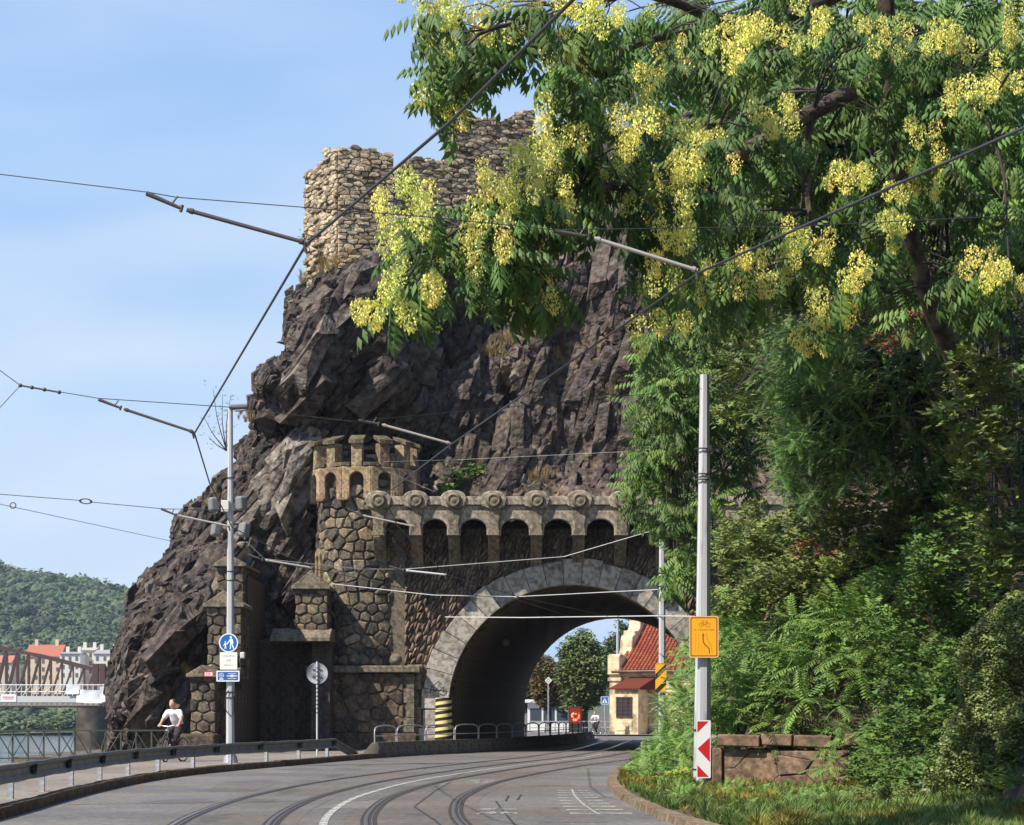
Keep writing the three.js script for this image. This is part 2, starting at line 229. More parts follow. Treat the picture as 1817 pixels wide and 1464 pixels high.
// tram rails: a grooved pair for each of the two tracks, and the dark sealing beside them
{
  const railM = mat('rail_steel', col(.36, .33, .30), .32, { metalness: .8 }), seal = mat('rail_sealing', col(.045, .036, .032), .9, { map: T.fine });
  for (const [f, which] of [[trackHill, 'inner'], [trackRiver, 'outer']]) {
    structure('track_bed', strip(Z => f(Z) - 1.12, Z => f(Z) + 1.12, 6, 128, .75, .003, 2), mat('track_bed_' + which, which === 'inner' ? col(.20, .178, .163) : col(.208, .193, .182), .9, { map: asphaltTex, bumpMap: T.bFine, bumpScale: .006 }));
    const t = new THREE.Group(); t.name = numbered('tram_track'); t.userData.kind = 'structure'; scene.add(t);
    for (const s of [-.7175, .7175]) {
      part(t, 'rail_sealing', sweep([[-.13, .0065], [.13, .0065]], along(f, 4, 130, .75, 0, s)), seal);
      part(t, 'rail', sweep([[-.032, .004], [-.03, .014], [.03, .014], [.032, .004]], along(f, 4, 130, .75, .001, s - .04)), railM);
      part(t, 'rail_guard', sweep([[-.012, .004], [-.01, .013], [.01, .013], [.012, .004]], along(f, 4, 130, .75, .001, s + .055)), railM);
    }
  }
  const paint = mat('road_paint', col(.56, .54, .50), .8, { map: grainTex(256, 40, .55, .78, [1, 1, .98], .8, 91) });
  const mid = Z => (trackHill(Z) + trackRiver(Z)) / 2 + .05;
  const mk = (name, g) => structure(name, g, paint);
  mk('centre_line', sweep([[-.065, .0075], [.065, .0075]], along(mid, 4, 84, .75, 0)));
  // cross-hatched give-way strip beside the verge kerb
  const hatch = []; for (let k = 0; k < 9; k++) { const Z = 34.2 + k * 1.25, x1 = kerbHill(Z) - .25 - .03 * k, x0 = x1 - 1.05 + .05 * k; hatch.push(strip(() => x0, () => x1, Z, Z + .22, .11, .0045)); }
  hatch.push(strip(Z => kerbHill(Z) - .85, Z => kerbHill(Z) - .81, 34, 45, .5, .0048)); mk('hatched_marking', hatch);
  // two bicycle symbols with arrows on the inner track
  const sym = (x, z, k) => { const L = []; const flat = (pts, w) => L.push(sweep([[-w / 2, .0072], [w / 2, .0072]], pts.map(p => V(x + p[0] * k, 0, z - p[1] * k * 2.4)))); const ring = (cx, cy, r) => { const p = []; for (let i = 0; i <= 20; i++) p.push([cx + Math.cos(i / 10 * Math.PI) * r, cy + Math.sin(i / 10 * Math.PI) * r]); flat(p, .05); };
    ring(-.33, 0, .2); ring(.33, 0, .2); flat([[-.33, 0], [-.15, .32], [.2, .32], [0, 0], [-.33, 0]], .05); flat([[0, 0], [-.18, .4]], .05); flat([[.33, 0], [.18, .42], [.32, .46]], .05); flat([[-.26, .41], [-.1, .41]], .06);
    flat([[-.55, .75], [0, 1.05], [.55, .75]], .12); flat([[-.55, .98], [0, 1.28], [.55, .98]], .12); return L; };
  const a = gp(882, 1444), b = gp(852, 1389); mk('bicycle_marking', sym(a.x, a.z, .62)); mk('bicycle_marking', sym(b.x, b.z, .62));
  // repaired patches
  for (const [x0, x1, Z0, Z1, k] of [[-6.9, -5.6, 44, 49, .86], [-7.2, -6.2, 57, 60, 1.1], [.2, 1.4, 47, 53, .88], [-3.3, -2.5, 36, 39.5, 1.12], [.4, 1.5, 31.5, 35, .9]]) structure('asphalt_patch', strip(Z => x0 + .12 * Math.sin(Z), Z => x1, Z0, Z1, .5, .0035), mat('asphalt_patch_' + k, col(.215 * k, .203 * k, .194 * k), .9, { map: asphaltTex, bumpMap: T.bFine, bumpScale: .006 }));
  // sealed joints across the asphalt
  const tar = mat('tar_joint', col(.03, .028, .027), .8), J = (pts, w = .03) => structure('tar_joint', sweep([[-w, .0062], [w, .0062]], pts.map(p => gp(p[0], p[1]))), tar);
  J([[120, 1428], [340, 1425], [520, 1422], [655, 1421]]); J([[735, 1432], [770, 1455], [800, 1480]], .022); J([[736, 1431], [772, 1404], [800, 1388]], .02); J([[880, 1422], [893, 1440], [915, 1466]], .02); J([[897, 1422], [903, 1412]], .02); J([[918, 1420], [925, 1410]], .02);
}

// ---------------------------------------------------------------- the rock cliff
const SXY = 40;                                               // pixels per metre where the rock stands, about 90 m away
const rockX = x => (x - CX) / SXY, rockY = y => EYE + (HY - y) / SXY;
const cliffEdge = linTable([[1360, 202], [1290, 206], [1240, 217], [1170, 236], [1110, 246], [1060, 239], [1035, 243], [1000, 270], [960, 277], [930, 276], [905, 300], [885, 335], [860, 362], [835, 390], [800, 398], [760, 410], [735, 426], [700, 428], [660, 428], [625, 462], [590, 470], [555, 468], [525, 492], [508, 528], [492, 560], [470, 600], [440, 640], [400, 690], [340, 770], [300, 850], [240, 930], [190, 1000], [150, 1070], [60, 1200], [-50, 1350], [-150, 1500]].map(([y, x]) => [rockY(y), rockX(x)]).sort((a, b) => a[0] - b[0]));
const cliffBase = linTable([[-2, 87.5], [3, 88.5], [8, 89.2], [11, 89.9], [13, 90.6], [16.5, 91.2], [19, 91.6], [22, 92], [26, 96], [32, 101], [40, 108]]);
const folds = [                                               // [pixel polyline, depth in metres (+ into the rock), half width in metres]
  [[[905, 470], [850, 560], [790, 650], [752, 770]], 1.7, 1.1], [[[800, 520], [745, 590], [668, 672], [600, 720]], 1.2, .8], [[[690, 560], [640, 640], [600, 700]], .8, .6],
  [[[770, 590], [720, 640], [672, 690]], -.9, .6], [[[880, 610], [800, 690], [758, 760]], -1.1, .7], [[[900, 700], [860, 640], [900, 580]], .8, .6], [[[430, 760], [500, 745], [560, 770], [700, 765]], 1.1, .8],
  [[[560, 640], [545, 700], [620, 730]], -.8, .7], [[[300, 1240], [370, 1100], [440, 960], [530, 830]], -1.2, .9], [[[350, 1220], [420, 1080], [470, 960]], .9, .5], [[[260, 1230], [300, 1100], [360, 960], [420, 860]], .8, .5],
  [[[250, 1180], [275, 1080], [330, 960]], -.6, .5], [[[480, 1040], [540, 930], [560, 850]], -.5, .6], [[[820, 870], [860, 780], [900, 700]], .6, .5], [[[1000, 850], [1010, 640], [1060, 470]], .5, .6], [[[520, 640], [500, 560], [560, 500]], .5, .5],
].map(([p, d, w]) => [p.map(q => [rockX(q[0]), rockY(q[1])]), d, w]);
function segDist(x, y, p) { let m = 1e9; for (let i = 1; i < p.length; i++) { const ax = p[i - 1][0], ay = p[i - 1][1], bx = p[i][0] - ax, by = p[i][1] - ay, t = clamp(((x - ax) * bx + (y - ay) * by) / (bx * bx + by * by)); m = Math.min(m, Math.hypot(x - ax - bx * t, y - ay - by * t)); } return m; }
function plates(x, y, z, sx, sy, sz, seed) {                   // broken slabs: each cell of the net is a tilted facet with its own offset
  x /= sx; y /= sy; z /= sz; const xi = Math.floor(x), yi = Math.floor(y), zi = Math.floor(z); let best = 1e9, val = 0;
  for (let a = -1; a <= 1; a++) for (let b = -1; b <= 1; b++) for (let c = -1; c <= 1; c++) {
    const X = xi + a, Y = yi + b, Z = zi + c, h = hash3(X + seed, Y, Z), h2 = hash3(Y, Z + seed, X), h3 = hash3(Z, X, Y + seed), dx = X + .15 + .7 * h - x, dy = Y + .15 + .7 * h2 - y, dz = Z + .15 + .7 * h3 - z, d = dx * dx + dy * dy + dz * dz;
    if (d < best) { best = d; val = (hash3(X * 3 + 1, Y * 5 + seed, Z * 7) - .5) * 1.1 - dx * (h2 - .5) * 1.3 - dy * (h3 - .35) * 1.1; }
  }
  return val;
}
function rockRelief(X, Y, Z) {
  const right = smooth(-6, -1, X), lean = lerp(.50, .12, right), a = Y + .3 * Z, b = X + .8 * (Z - 90) - lean * Y * .75, wob = fbm(X * .35, Y * .35, Z * .35, 3) * 1.4;
  const big = plates(b + wob, a, Z, 2.1, 5.2, 2.8, 11), midp = plates(b + wob * .6, a, Z, .85, 2.3, 1.4, 23), small = plates(b, a, Z, .26, .62, .5, 37);
  return (big * .9 + midp * .3) * lerp(1, .5, right) + small * lerp(.10, .16, right) + (1 - Math.abs(noise3(b * 3.4 + wob, a * .55, Z * 2)) * 2) * .11 * lerp(1, .5, right) + (1 - Math.abs(noise3(b * 8, a * 1.3, Z * 5)) * 2) * .04 + fbm(X * 2.6, Y * 2.1, Z * 2.6, 4) * .08 * lerp(1, 2, right) + fbm(X * .22, Y * .22, 5, 3) * .9;
}
function cliffFront(X, Y) {
  let d = cliffBase(Y);
  d -= 4.3 * smooth(-10.6, -13.2, X) * smooth(9.5, 4.5, Y) * smooth(-19, -16, X);       // the spur that comes forward beside the stepped wall
  d -= 2.9 * smooth(-14, -12, X) * smooth(-3.2, -6, X) * smooth(13.9 + .25 * (X + 9), 16.2 + .25 * (X + 9), Y) * smooth(25, 19, Y);  // the overhanging bulge
  d += .9 * smooth(-4, 2, X) * smooth(10, 14, Y) - .6 * smooth(1, 5, X) * smooth(12, 20, Y);
  for (const [p, k, w] of folds) { const q = segDist(X, Y, p); if (q < w * 2) d += k * sm(1 - q / (w * 2)); }
  return d;
}
{
  const P = [], I = [], U = [], C = [], rows = 392, yMin = -5.2, yMax = 33, side = 46, front = [];
  for (let k = 0; k <= 250; k++) front.push(k / 250);
  const cn = side + front.length;
  for (let j = 0; j <= rows; j++) {
    const Y = lerp(yMin, yMax, j / rows), XL = cliffEdge(Y) + .75, r = lerp(1.9, 1.2, smooth(0, 20, Y));
    for (let i = 0; i < cn; i++) {
      let X, Z, nx, nz;
      if (i < side) { const t = i / side; if (t < .45) { const k = t / .45; X = XL + lerp(4, 0, k); Z = cliffFront(XL + r, Y) + r + lerp(26, 0, Math.pow(k, .7)); nx = -1; nz = -.1; } else { const a = (t - .45) / .55 * Math.PI / 2; X = XL + r - Math.cos(a) * r; Z = cliffFront(XL + r, Y) + r - Math.sin(a) * r; nx = -Math.cos(a); nz = Math.sin(a); } }
      else { const t = front[i - side]; X = lerp(XL + r, 24, t < .8 ? t * .9 : .72 + (t - .8) * 1.4); Z = cliffFront(X, Y); nx = 0; nz = 1; }
      const h = rockRelief(X, Y, Z) * (i < side ? lerp(.55, .9, i / side) : 1);
      const x = X + nx * h, z = -(Z - nz * h), y = Y + .25 * h * fbm(X, Y, Z + 9, 2);
      P.push(x, y, z); U.push(X + (nx < -.5 ? Z : 0), Y);
      // matter: soot-black crust, rust, pale slabs, the purplish netted face
      const n1 = fbm(X * .5, Y * .5, Z * .5 + 40, 4), n2 = fbm(X * 1.6 + Y * .5, Y * .7, 70 + Z, 4), n3 = fbm(X * 3.1, Y * 2.2, 90 + Z, 3), right = smooth(-5, -1, X + n1 * 2);
      let c = [.122, .104, .090];
      const mix = (q, k) => { k = clamp(k); c = c.map((v, n) => lerp(v, q[n], k)); };
      mix([.050, .044, .042], smooth(-.08, .25, n1) * .9); mix([.142, .113, .106], smooth(-.1, .3, fbm(X * .3 + 5, Y * .3, 160, 3)) * .8); mix([.17, .125, .088], smooth(.16, .46, n2) * .55); mix([.235, .215, .19], smooth(.10, .36, n3 - .10 * right + .30 * smooth(1.8, .4, segDist(X, Y, [[-11.2, 9.0], [-9.6, 12.4]]))) * .75);
      mix([.20, .165, .095], smooth(.22, .42, fbm(X * .9, Y * 2.4, 130 + Z, 4)) * .7);
      { const lean = lerp(.50, .12, smooth(-6, -1, X)), f = .78 + .55 * clamp(.5 + plates(X - lean * Y * .75, Y, Z, .5, 1.2, .9, 61)) + .25 * n3; c = c.map(v => v * f); }
      C.push(c[0], c[1], c[2]);
    }
  }
  for (let j = 0; j < rows; j++) for (let i = 0; i < cn - 1; i++) { const a = j * cn + i, b = a + cn, hx = P[3 * a] - 2.75, hy = P[3 * a + 1]; if (i > side && Math.abs(hx) < 5.9 && (hy < 1.9 || Math.hypot(hx, hy - 1.9) < 5.9)) continue; I.push(a, a + 1, b, a + 1, b + 1, b); }
  const rg = bufGeo(P, I, U, C).toNonIndexed(); rg.computeVertexNormals(); structure('rock_cliff', rg, mat('cliff_rock', col(1, 1, 1), .9, { vertexColors: true, map: T.rock, bumpMap: T.bRock, bumpScale: .10, specularIntensity: .4 }));
}

// broken slabs standing out of the face, each an angular block set along the dip of the rock
{
  const rnd = rngOf(4242), P = [], N = [], U = [], C = [], onFace = (X, Y) => { const d = cliffFront(X, Y); return d - rockRelief(X, Y, d); };
  const tonesR = [[.10, .089, .083], [.122, .107, .098], [.076, .068, .065], [.142, .12, .104], [.115, .097, .093], [.165, .15, .135], [.09, .078, .077], [.235, .22, .20]];
  const block = (p, n, l, w, d, along, tone) => {
    const L = along.clone().addScaledVector(n, -along.dot(n)).normalize(), W = V().crossVectors(n, L).normalize(), q = [], j = () => 1 + (rnd() - .5) * .55;
    for (const a of [-1, 1]) for (const b of [-1, 1]) for (const c of [-1, 1]) { const k = c > 0 ? .72 : 1.1; q.push(p.clone().addScaledVector(L, a * l / 2 * j() * k).addScaledVector(W, b * w / 2 * j() * k).addScaledVector(n, c > 0 ? d * (.5 + .7 * rnd()) : -d * 1.3)); }
    const top = p.clone().addScaledVector(n, d * (.8 + .5 * rnd())).addScaledVector(L, (rnd() - .5) * l * .4).addScaledVector(W, (rnd() - .5) * w * .3);
    const tri = (a, b, c) => { const e = V().subVectors(b, a), f = V().subVectors(c, a), m = V().crossVectors(e, f).normalize(); if (m.dot(V().addVectors(a, b).add(c).multiplyScalar(1 / 3).sub(p)) < 0) { m.negate(); [b, c] = [c, b]; } for (const v of [a, b, c]) { P.push(v.x, v.y, v.z); N.push(m.x, m.y, m.z); U.push(v.dot(L), v.dot(W) + v.dot(n) * .7); C.push(...tone); } };
    // corners: index = a*4 + b*2 + c
    for (const [a, b, c, e] of [[0, 1, 3, 2], [4, 5, 7, 6], [0, 1, 5, 4], [2, 3, 7, 6]]) { tri(q[a], q[b], q[c]); tri(q[a], q[c], q[e]); }
    for (const [a, b] of [[1, 3], [3, 7], [7, 5], [5, 1]]) tri(q[a], q[b], top);
  };
  const blocked = (X, Y) => (X > -11.4 && Y < 7.6) || (X > -8.6 && Y < 11.6) || (X > -9 && X < -3.6 && Y < 14.2) || (X * 40 + CX > 538 && X * 40 + CX < 820 && HY - (Y - EYE) * 40 < 522 - (X * 40 + CX - 545) * .6);
  for (let i = 0; i < 6400; i++) {
    const Y = lerp(-.5, 31, rnd()), XL = cliffEdge(Y) + .75, r = lerp(1.9, 1.2, smooth(0, 20, Y)), edge = rnd() < .32; let p, n, X;
    if (edge) { const a = rnd() * Math.PI / 2; X = XL + r - Math.cos(a) * r; const Z = cliffFront(XL + r, Y) + r - Math.sin(a) * r, h = rockRelief(X, Y, Z) * .8; n = V(-Math.cos(a), .1, Math.sin(a)); p = V(X + n.x * h, Y, -Z + n.z * h); }
    else { X = lerp(XL + r * .8, 7, rnd()); if (X < XL || blocked(X, Y)) continue; const z = onFace(X, Y), e = .4; n = V((onFace(X + e, Y) - onFace(X - e, Y)) / (2 * e), (onFace(X, Y + e) - onFace(X, Y - e)) / (2 * e), 1).normalize(); n.lerp(V(0, .1, 1), .45).normalize(); p = V(X, Y, -z); }
    if (blocked(X, Y) || (X > -3.5 && rnd() < .45)) continue;
    const right = smooth(-5.5, -2.5, X), k = Math.pow(rnd(), 1.8) * (edge ? .42 : 1) * lerp(.45, 1, smooth(.2, 2.6, X - XL)), lean = lerp(.62, .25, right) + (rnd() - .5) * .5, along = V(Math.sin(lean), Math.cos(lean), (rnd() - .5) * .4); n.add(V((rnd() - .5) * .7, (rnd() - .5) * .5, 0)).normalize();
    const f = .8 + .4 * rnd(), pale = segDist(X, Y, [[-11.6, 8.6], [-10.6, 10.6], [-9.4, 12.4]]) < .95, t = (pale ? [[.30, .285, .26], [.24, .225, .20], [.20, .185, .165]][i % 3] : tonesR[Math.floor(rnd() * (rnd() < .2 ? 8 : 7))]).map(v => v * f);
    block(p, n, lerp(.5, lerp(3.6, 2.6, right), k), lerp(.22, lerp(1.15, 1.0, right), k * rnd() + .1), lerp(lerp(.10, .05, right), lerp(.6, .20, right), k), along, t);
  }
  const g = new THREE.BufferGeometry(); g.setAttribute('position', new THREE.Float32BufferAttribute(P, 3)); g.setAttribute('normal', new THREE.Float32BufferAttribute(N, 3)); g.setAttribute('uv', new THREE.Float32BufferAttribute(U, 2)); g.setAttribute('color', new THREE.Float32BufferAttribute(C, 3));
  part(scene.getObjectByName('rock_cliff'), 'rock_slabs', g, mats.cliff_rock, 'stuff');
}

// ---------------------------------------------------------------- the wooded slope beside the road
const toe = linTable([[0, 6.9], [32, 6.9], [38.5, 6.9], [41.0, 6.9], [41.6, 4.2], [55, 5.3], [66, 7.2], [72, 8.6], [90, 9.6]]);
function slopeHeight(X, Z) { const d = X - toe(Z); if (d < 0) return .1 + .12 * smooth(-1.2, 0, d) + .04 * fbm(X * 1.3, Z * 1.3, 2, 3); return .22 + .95 * smooth(0, .7, d) + 1.15 * Math.max(0, d - .4) + (fbm(X * .5, Z * .5, 7, 4) * 1.3 + fbm(X * 1.7, Z * 1.7, 17, 3) * .5) * smooth(.3, 3, d); }
{
  const P = [], I = [], U = [], C = [], nz = 150, nx = 90;
  for (let j = 0; j <= nz; j++) { const Z = lerp(8, 91, j / nz), x0 = kerbHill(Z) + .24; for (let i = 0; i <= nx; i++) { const X = x0 + Math.pow(i / nx, 1.5) * 34, n = fbm(X * .8, Z * .8, 3, 4); P.push(X, slopeHeight(X, Z), -Z); U.push(X, Z); C.push(...(n > .05 ? [.075, .075, .035] : [.10, .078, .052])); } }
  for (let j = 0; j < nz; j++) for (let i = 0; i < nx; i++) { const a = j * (nx + 1) + i, b = a + nx + 1; I.push(a, a + 1, b, a + 1, b + 1, b); }
  structure('hillside_ground', bufGeo(P, I, U, C), mat('slope_soil', col(1, 1, 1), .95, { vertexColors: true, map: T.rock, bumpMap: T.bRock, bumpScale: .06 }));
}
// ---------------------------------------------------------------- masonry: tunnel portal, round tower, stepped wall
const PZ = 87, PS = F / PZ, PX = (1016 - CX) / PS;            // the portal stands 87 m away; its centre line
const R_IN = 5.32, R_OUT = 6.42, SPRING = 1.87;
const lx = x => (x - 1016) / PS, ly = y => EYE + (HY - y) / PS;
const tones = (name, list, o) => list.map((c, i) => stoneMat(`${name}_${'abcdefgh'[i]}`, col(...c), o));
const basalt = tones('basalt', [[.17, .148, .12], [.245, .205, .155], [.115, .104, .095], [.31, .255, .185], [.20, .174, .142], [.37, .315, .24], [.14, .124, .106]]);
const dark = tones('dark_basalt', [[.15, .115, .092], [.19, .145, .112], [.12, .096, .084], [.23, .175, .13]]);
const sliver = tones('rough_stone', [[.25, .185, .145], [.31, .235, .185], [.20, .15, .125], [.37, .285, .225]]);
const archStone = tones('arch_stone', [[.43, .415, .385], [.38, .365, .335], [.48, .455, .415], [.35, .325, .285]], { map: grainTex(256, 14, .42, .88, [1, .985, .955], .5, 83) });
{
  const t = thing('tunnel_portal', 'dark stone tunnel mouth with pale arch ring under a corbelled parapet gallery', 'tunnel portal', V(PX, 0, -PZ));
  // wall body with the arched opening
  const openShape = r => { const s = new THREE.Path(); s.moveTo(-r, -.4); s.lineTo(-r, SPRING); s.absarc(0, SPRING, r, Math.PI, 0, true); s.lineTo(r, -.4); s.lineTo(-r, -.4); return s; };
  const wall = new THREE.Shape([[-9.2, -.4], [12, -.4], [12, 9.6], [-9.2, 9.6]].map(p => new THREE.Vector2(...p)));
  part(t, 'wall', boxUv(at(extrude(wall, 1.4, 0, [openShape(R_IN + .25)]), 0, 0, -1.45)), M.mortar);
  // lining, sheared along the axis of the bore, inside a solid block
  const block = new THREE.Shape([[-9, -.4], [13, -.4], [13, 10], [-9, 10]].map(p => new THREE.Vector2(...p)));
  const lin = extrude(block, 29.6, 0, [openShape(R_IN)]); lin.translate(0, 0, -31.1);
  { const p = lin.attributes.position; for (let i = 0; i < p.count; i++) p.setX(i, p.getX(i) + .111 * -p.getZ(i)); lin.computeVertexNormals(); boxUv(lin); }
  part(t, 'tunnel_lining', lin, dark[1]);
  // ring of arch stones and jambs
  const rnd = rngOf(41), N = 23;
  for (let k = 0; k < N; k++) {
    const a0 = Math.PI * (1 - k / N) - .0018, a1 = Math.PI * (1 - (k + 1) / N) + .0018, ro = R_OUT + (rnd() - .5) * .2, pts = [];
    for (let i = 0; i <= 4; i++) { const a = lerp(a0, a1, i / 4); pts.push([Math.cos(a) * R_IN, SPRING + Math.sin(a) * R_IN]); }
    for (let i = 4; i >= 0; i--) { const a = lerp(a0, a1, i / 4); pts.push([Math.cos(a) * ro, SPRING + Math.sin(a) * ro]); }
    const g = extrude(pts, .75, .014); boxUv(g); g.translate(0, 0, -.55 + (rnd() - .5) * .05); part(t, 'arch_stone', g, archStone[Math.floor(rnd() * 4)]);
  }
  for (const s of [-1, 1]) for (let k = 0, y = -.2; k < 3; k++) { const h = k ? .78 : .48, w = 1.1 + (k & 1 ? .18 : 0); const g = box(w, h - .015, .75, s * (R_IN + w / 2), y + h / 2, -.175, .03); part(t, 'jamb_stone', g, archStone[Math.floor(rnd() * 4)]); y += h; }
  // rough facing of upright slivers round the arch, up to the gallery
  const polys = []; const y0 = 3.75, y1 = 9.4, x0 = -7.2, x1 = 10.5;
  for (const p of cells(x1 - x0 + 2.4, y1 - y0, .17, .46, rnd, { joint: .03, jitter: .48, lean: .38 })) {
    let q = cutBox(p.map(v => [v[0] + x0 - 2.2, v[1] + y0]), x0, y0, x1, y1); if (q.length < 3) continue;
    const [cx, cy] = centroid(q); const d = Math.hypot(cx, cy - SPRING); if (cy > SPRING && d < R_OUT - .2) continue;
    if (d < R_OUT + .6 && cy > SPRING) { const nx = cx / d, ny = (cy - SPRING) / d, r = R_OUT + .05; q = cut(q, nx * r, SPRING + ny * r, -nx, -ny); }
    if (q.length >= 3) polys.push(q);
  }
  layStones(t, 'facing_stone', polys, (x, y) => ({ p: V(x, y, -.05) }), sliver, rnd, { depth: .17, most: 300, vary: 1.4, top: .5 });
  // string course and dressed blocks below it
  for (const s of [-1, 1]) { part(t, 'string_course', box(.72, .3, .5, s * 6.78, 3.62, -.02, .04), M.ledge); for (let k = 0, y = -.1; y < 3.3; k++) { const h = .62 + .2 * rnd(); const w = k & 1 ? .42 : .62; part(t, 'quoin_stone', box(w, Math.min(h, 3.45 - y) - .02, .4, s * (R_OUT + .05 + (k & 1 ? .12 : 0) + w / 2), y + Math.min(h, 3.45 - y) / 2, -.08, .035), M.ledge); y += h; } }
  // the gallery on its corbels
  const lyG = y => EYE + (HY - y) / F * (PZ - 1.7), med = [672, 738, 805, 876, 952, 1028, 1103, 1178, 1254, 1330, 1406].map(x => (x - CX) / F * (PZ - 1.7) - PX), FZ = 1.85, band = M.ledge, cop = M.coping;
  const plateTop = lyG(897), plateBot = lyG(950), archTop = lyG(921);
  for (let i = 0; i + 1 < med.length; i++) {
    const a = med[i], b = med[i + 1], c = (a + b) / 2, w = (b - a), hw = w * .325;
    // front plate of one bay, with its arched cut-out
    const s = new THREE.Shape(); s.moveTo(a + .005, plateBot); s.lineTo(c - hw, plateBot); s.lineTo(c - hw, archTop - hw * .8); s.absellipse(c, archTop - hw * .8, hw, hw * .8, Math.PI, 0, true); s.lineTo(c + hw, plateBot); s.lineTo(b - .005, plateBot); s.lineTo(b - .005, plateTop); s.lineTo(a + .005, plateTop); s.lineTo(a + .005, plateBot);
    const g = extrude(s, .42, .02); g.translate(0, 0, FZ - .45); boxUv(g); part(t, 'gallery_bay', g, cop);
    part(t, 'coping_slab', box(w - .012, .36, 1.5, c, plateTop + .18, FZ - .62, .03), cop);
  }
  med.forEach((x, i) => {
    // wedge-shaped face of the corbel between two openings
    const wedge = extrude([[x - .34, plateTop - .02], [x + .34, plateTop - .02], [x + .20, plateBot + .42], [x + .26, plateBot - .02], [x - .26, plateBot - .02], [x - .20, plateBot + .42]], .14, .015); wedge.translate(0, 0, FZ - .04); boxUv(wedge); part(t, 'corbel_face', wedge, band);
    // bracket curving back to the wall
    const br = new THREE.Shape(); br.moveTo(0, plateBot + .25); br.lineTo(FZ - .45, plateBot + .25); br.lineTo(FZ - .45, plateBot - .04); br.bezierCurveTo(FZ - .6, plateBot - .5, .6, plateBot - .5, .16, plateBot - 1.15); br.lineTo(0, plateBot - 1.3); br.lineTo(0, plateBot + .25);
    const bg = extrude(br, .46, .02); bg.rotateY(-Math.PI / 2); bg.translate(x + .23, 0, -.02); boxUv(bg); part(t, 'bracket', bg, band);
    // rolled cap with a round boss on its end
    const cap = new THREE.Shape(); cap.moveTo(-.47, 0); cap.lineTo(-.56, .30); cap.bezierCurveTo(-.5, .58, -.25, .66, 0, .66); cap.bezierCurveTo(.25, .66, .5, .58, .56, .30); cap.lineTo(.47, 0); cap.bezierCurveTo(.2, -.14, -.2, -.14, -.47, 0);
    const cg = extrude(cap, 1.3, .04); cg.translate(x, plateTop - .06 + (i % 3 - 1) * .012, FZ - 1.12); boxUv(cg); const cp = part(t, 'rolled_cap', cg, cop);
    const disc = new THREE.LatheGeometry([[0, .10], [.09, .10], [.11, .07], [.19, .07], [.205, .11], [.26, .11], [.275, .06], [.33, .05], [.34, -.1]].map(p => new THREE.Vector2(...p)), 22); disc.rotateX(Math.PI / 2); disc.translate(x, plateTop + .18, FZ + .23); part(cp, 'round_boss', disc, band);
  });
  part(t, 'gallery_floor', box(19, .2, 3.4, .4, plateTop + .05, -1.1), M.ledge);
  part(t, 'tunnel_lamp', at(new THREE.SphereGeometry(.2, 12, 8).scale(1, 1, 1.2), -2.91, 5.07, -10), mat('lamp_housing_grey', col(.34, .33, .30), .7));
  part(t, 'cable_run', bar(V(-R_IN + .06 + .17, 2.9, -1.6), V(-R_IN + .06 + .111 * 30, 2.9, -30), .035), M.iron);
  // graffiti scribble on a lower arch stone
  const gm = mat('graffiti_paint', col(.07, .07, .08), .7), S = [[[-.3, 0], [-.2, .3], [-.1, 0], [0, .25], [.06, .02]], [[-.25, .12], [.1, .1], [.3, .28], [.22, 0], [.42, .1]], [[-.12, .34], [.05, .46], [.2, .34]], [[.1, -.05], [.3, -.1], [.4, .05], [.28, .12]]];
  part(t, 'graffiti', S.map(p => at(tube(p.map(q => V(q[0], q[1], 0)), .018, 4, 12).scale(1, 1, .3), lx(776), ly(1229), .235)), gm);
}
// tyre-black and yellow striped guard round the jamb
{
  const c = document.createElement('canvas'); c.width = 256; c.height = 512; const x = c.getContext('2d'); x.fillStyle = '#ddcf86'; x.fillRect(0, 0, 256, 512); x.fillStyle = '#1d1b18';
  for (let k = -2; k < 10; k++) { x.beginPath(); x.moveTo(0, k * 64 + 64); x.lineTo(256, k * 64); x.lineTo(256, k * 64 + 32); x.lineTo(0, k * 64 + 96); x.fill(); }
  const tex = new THREE.CanvasTexture(c); tex.colorSpace = THREE.SRGBColorSpace;
  const p = px(787, 1290, 86.3), t = thing('striped_jamb_guard', 'round guard striped black and yellow at the foot of the arch ring', 'guard post', V(p.x, .14, p.z));
  const g = new THREE.CylinderGeometry(.34, .38, 2.2, 24, 1); g.translate(0, 1.1, 0); part(t, 'padding', g, mat('striped_padding', col(.9, .9, .9), .8, { map: tex, bumpMap: T.bFine, bumpScale: .006 }));
  for (const y of [.25, 1.0, 1.7]) part(t, 'strap', at(new THREE.TorusGeometry(.355, .012, 5, 24), 0, y, 0, Math.PI / 2), M.black);
}
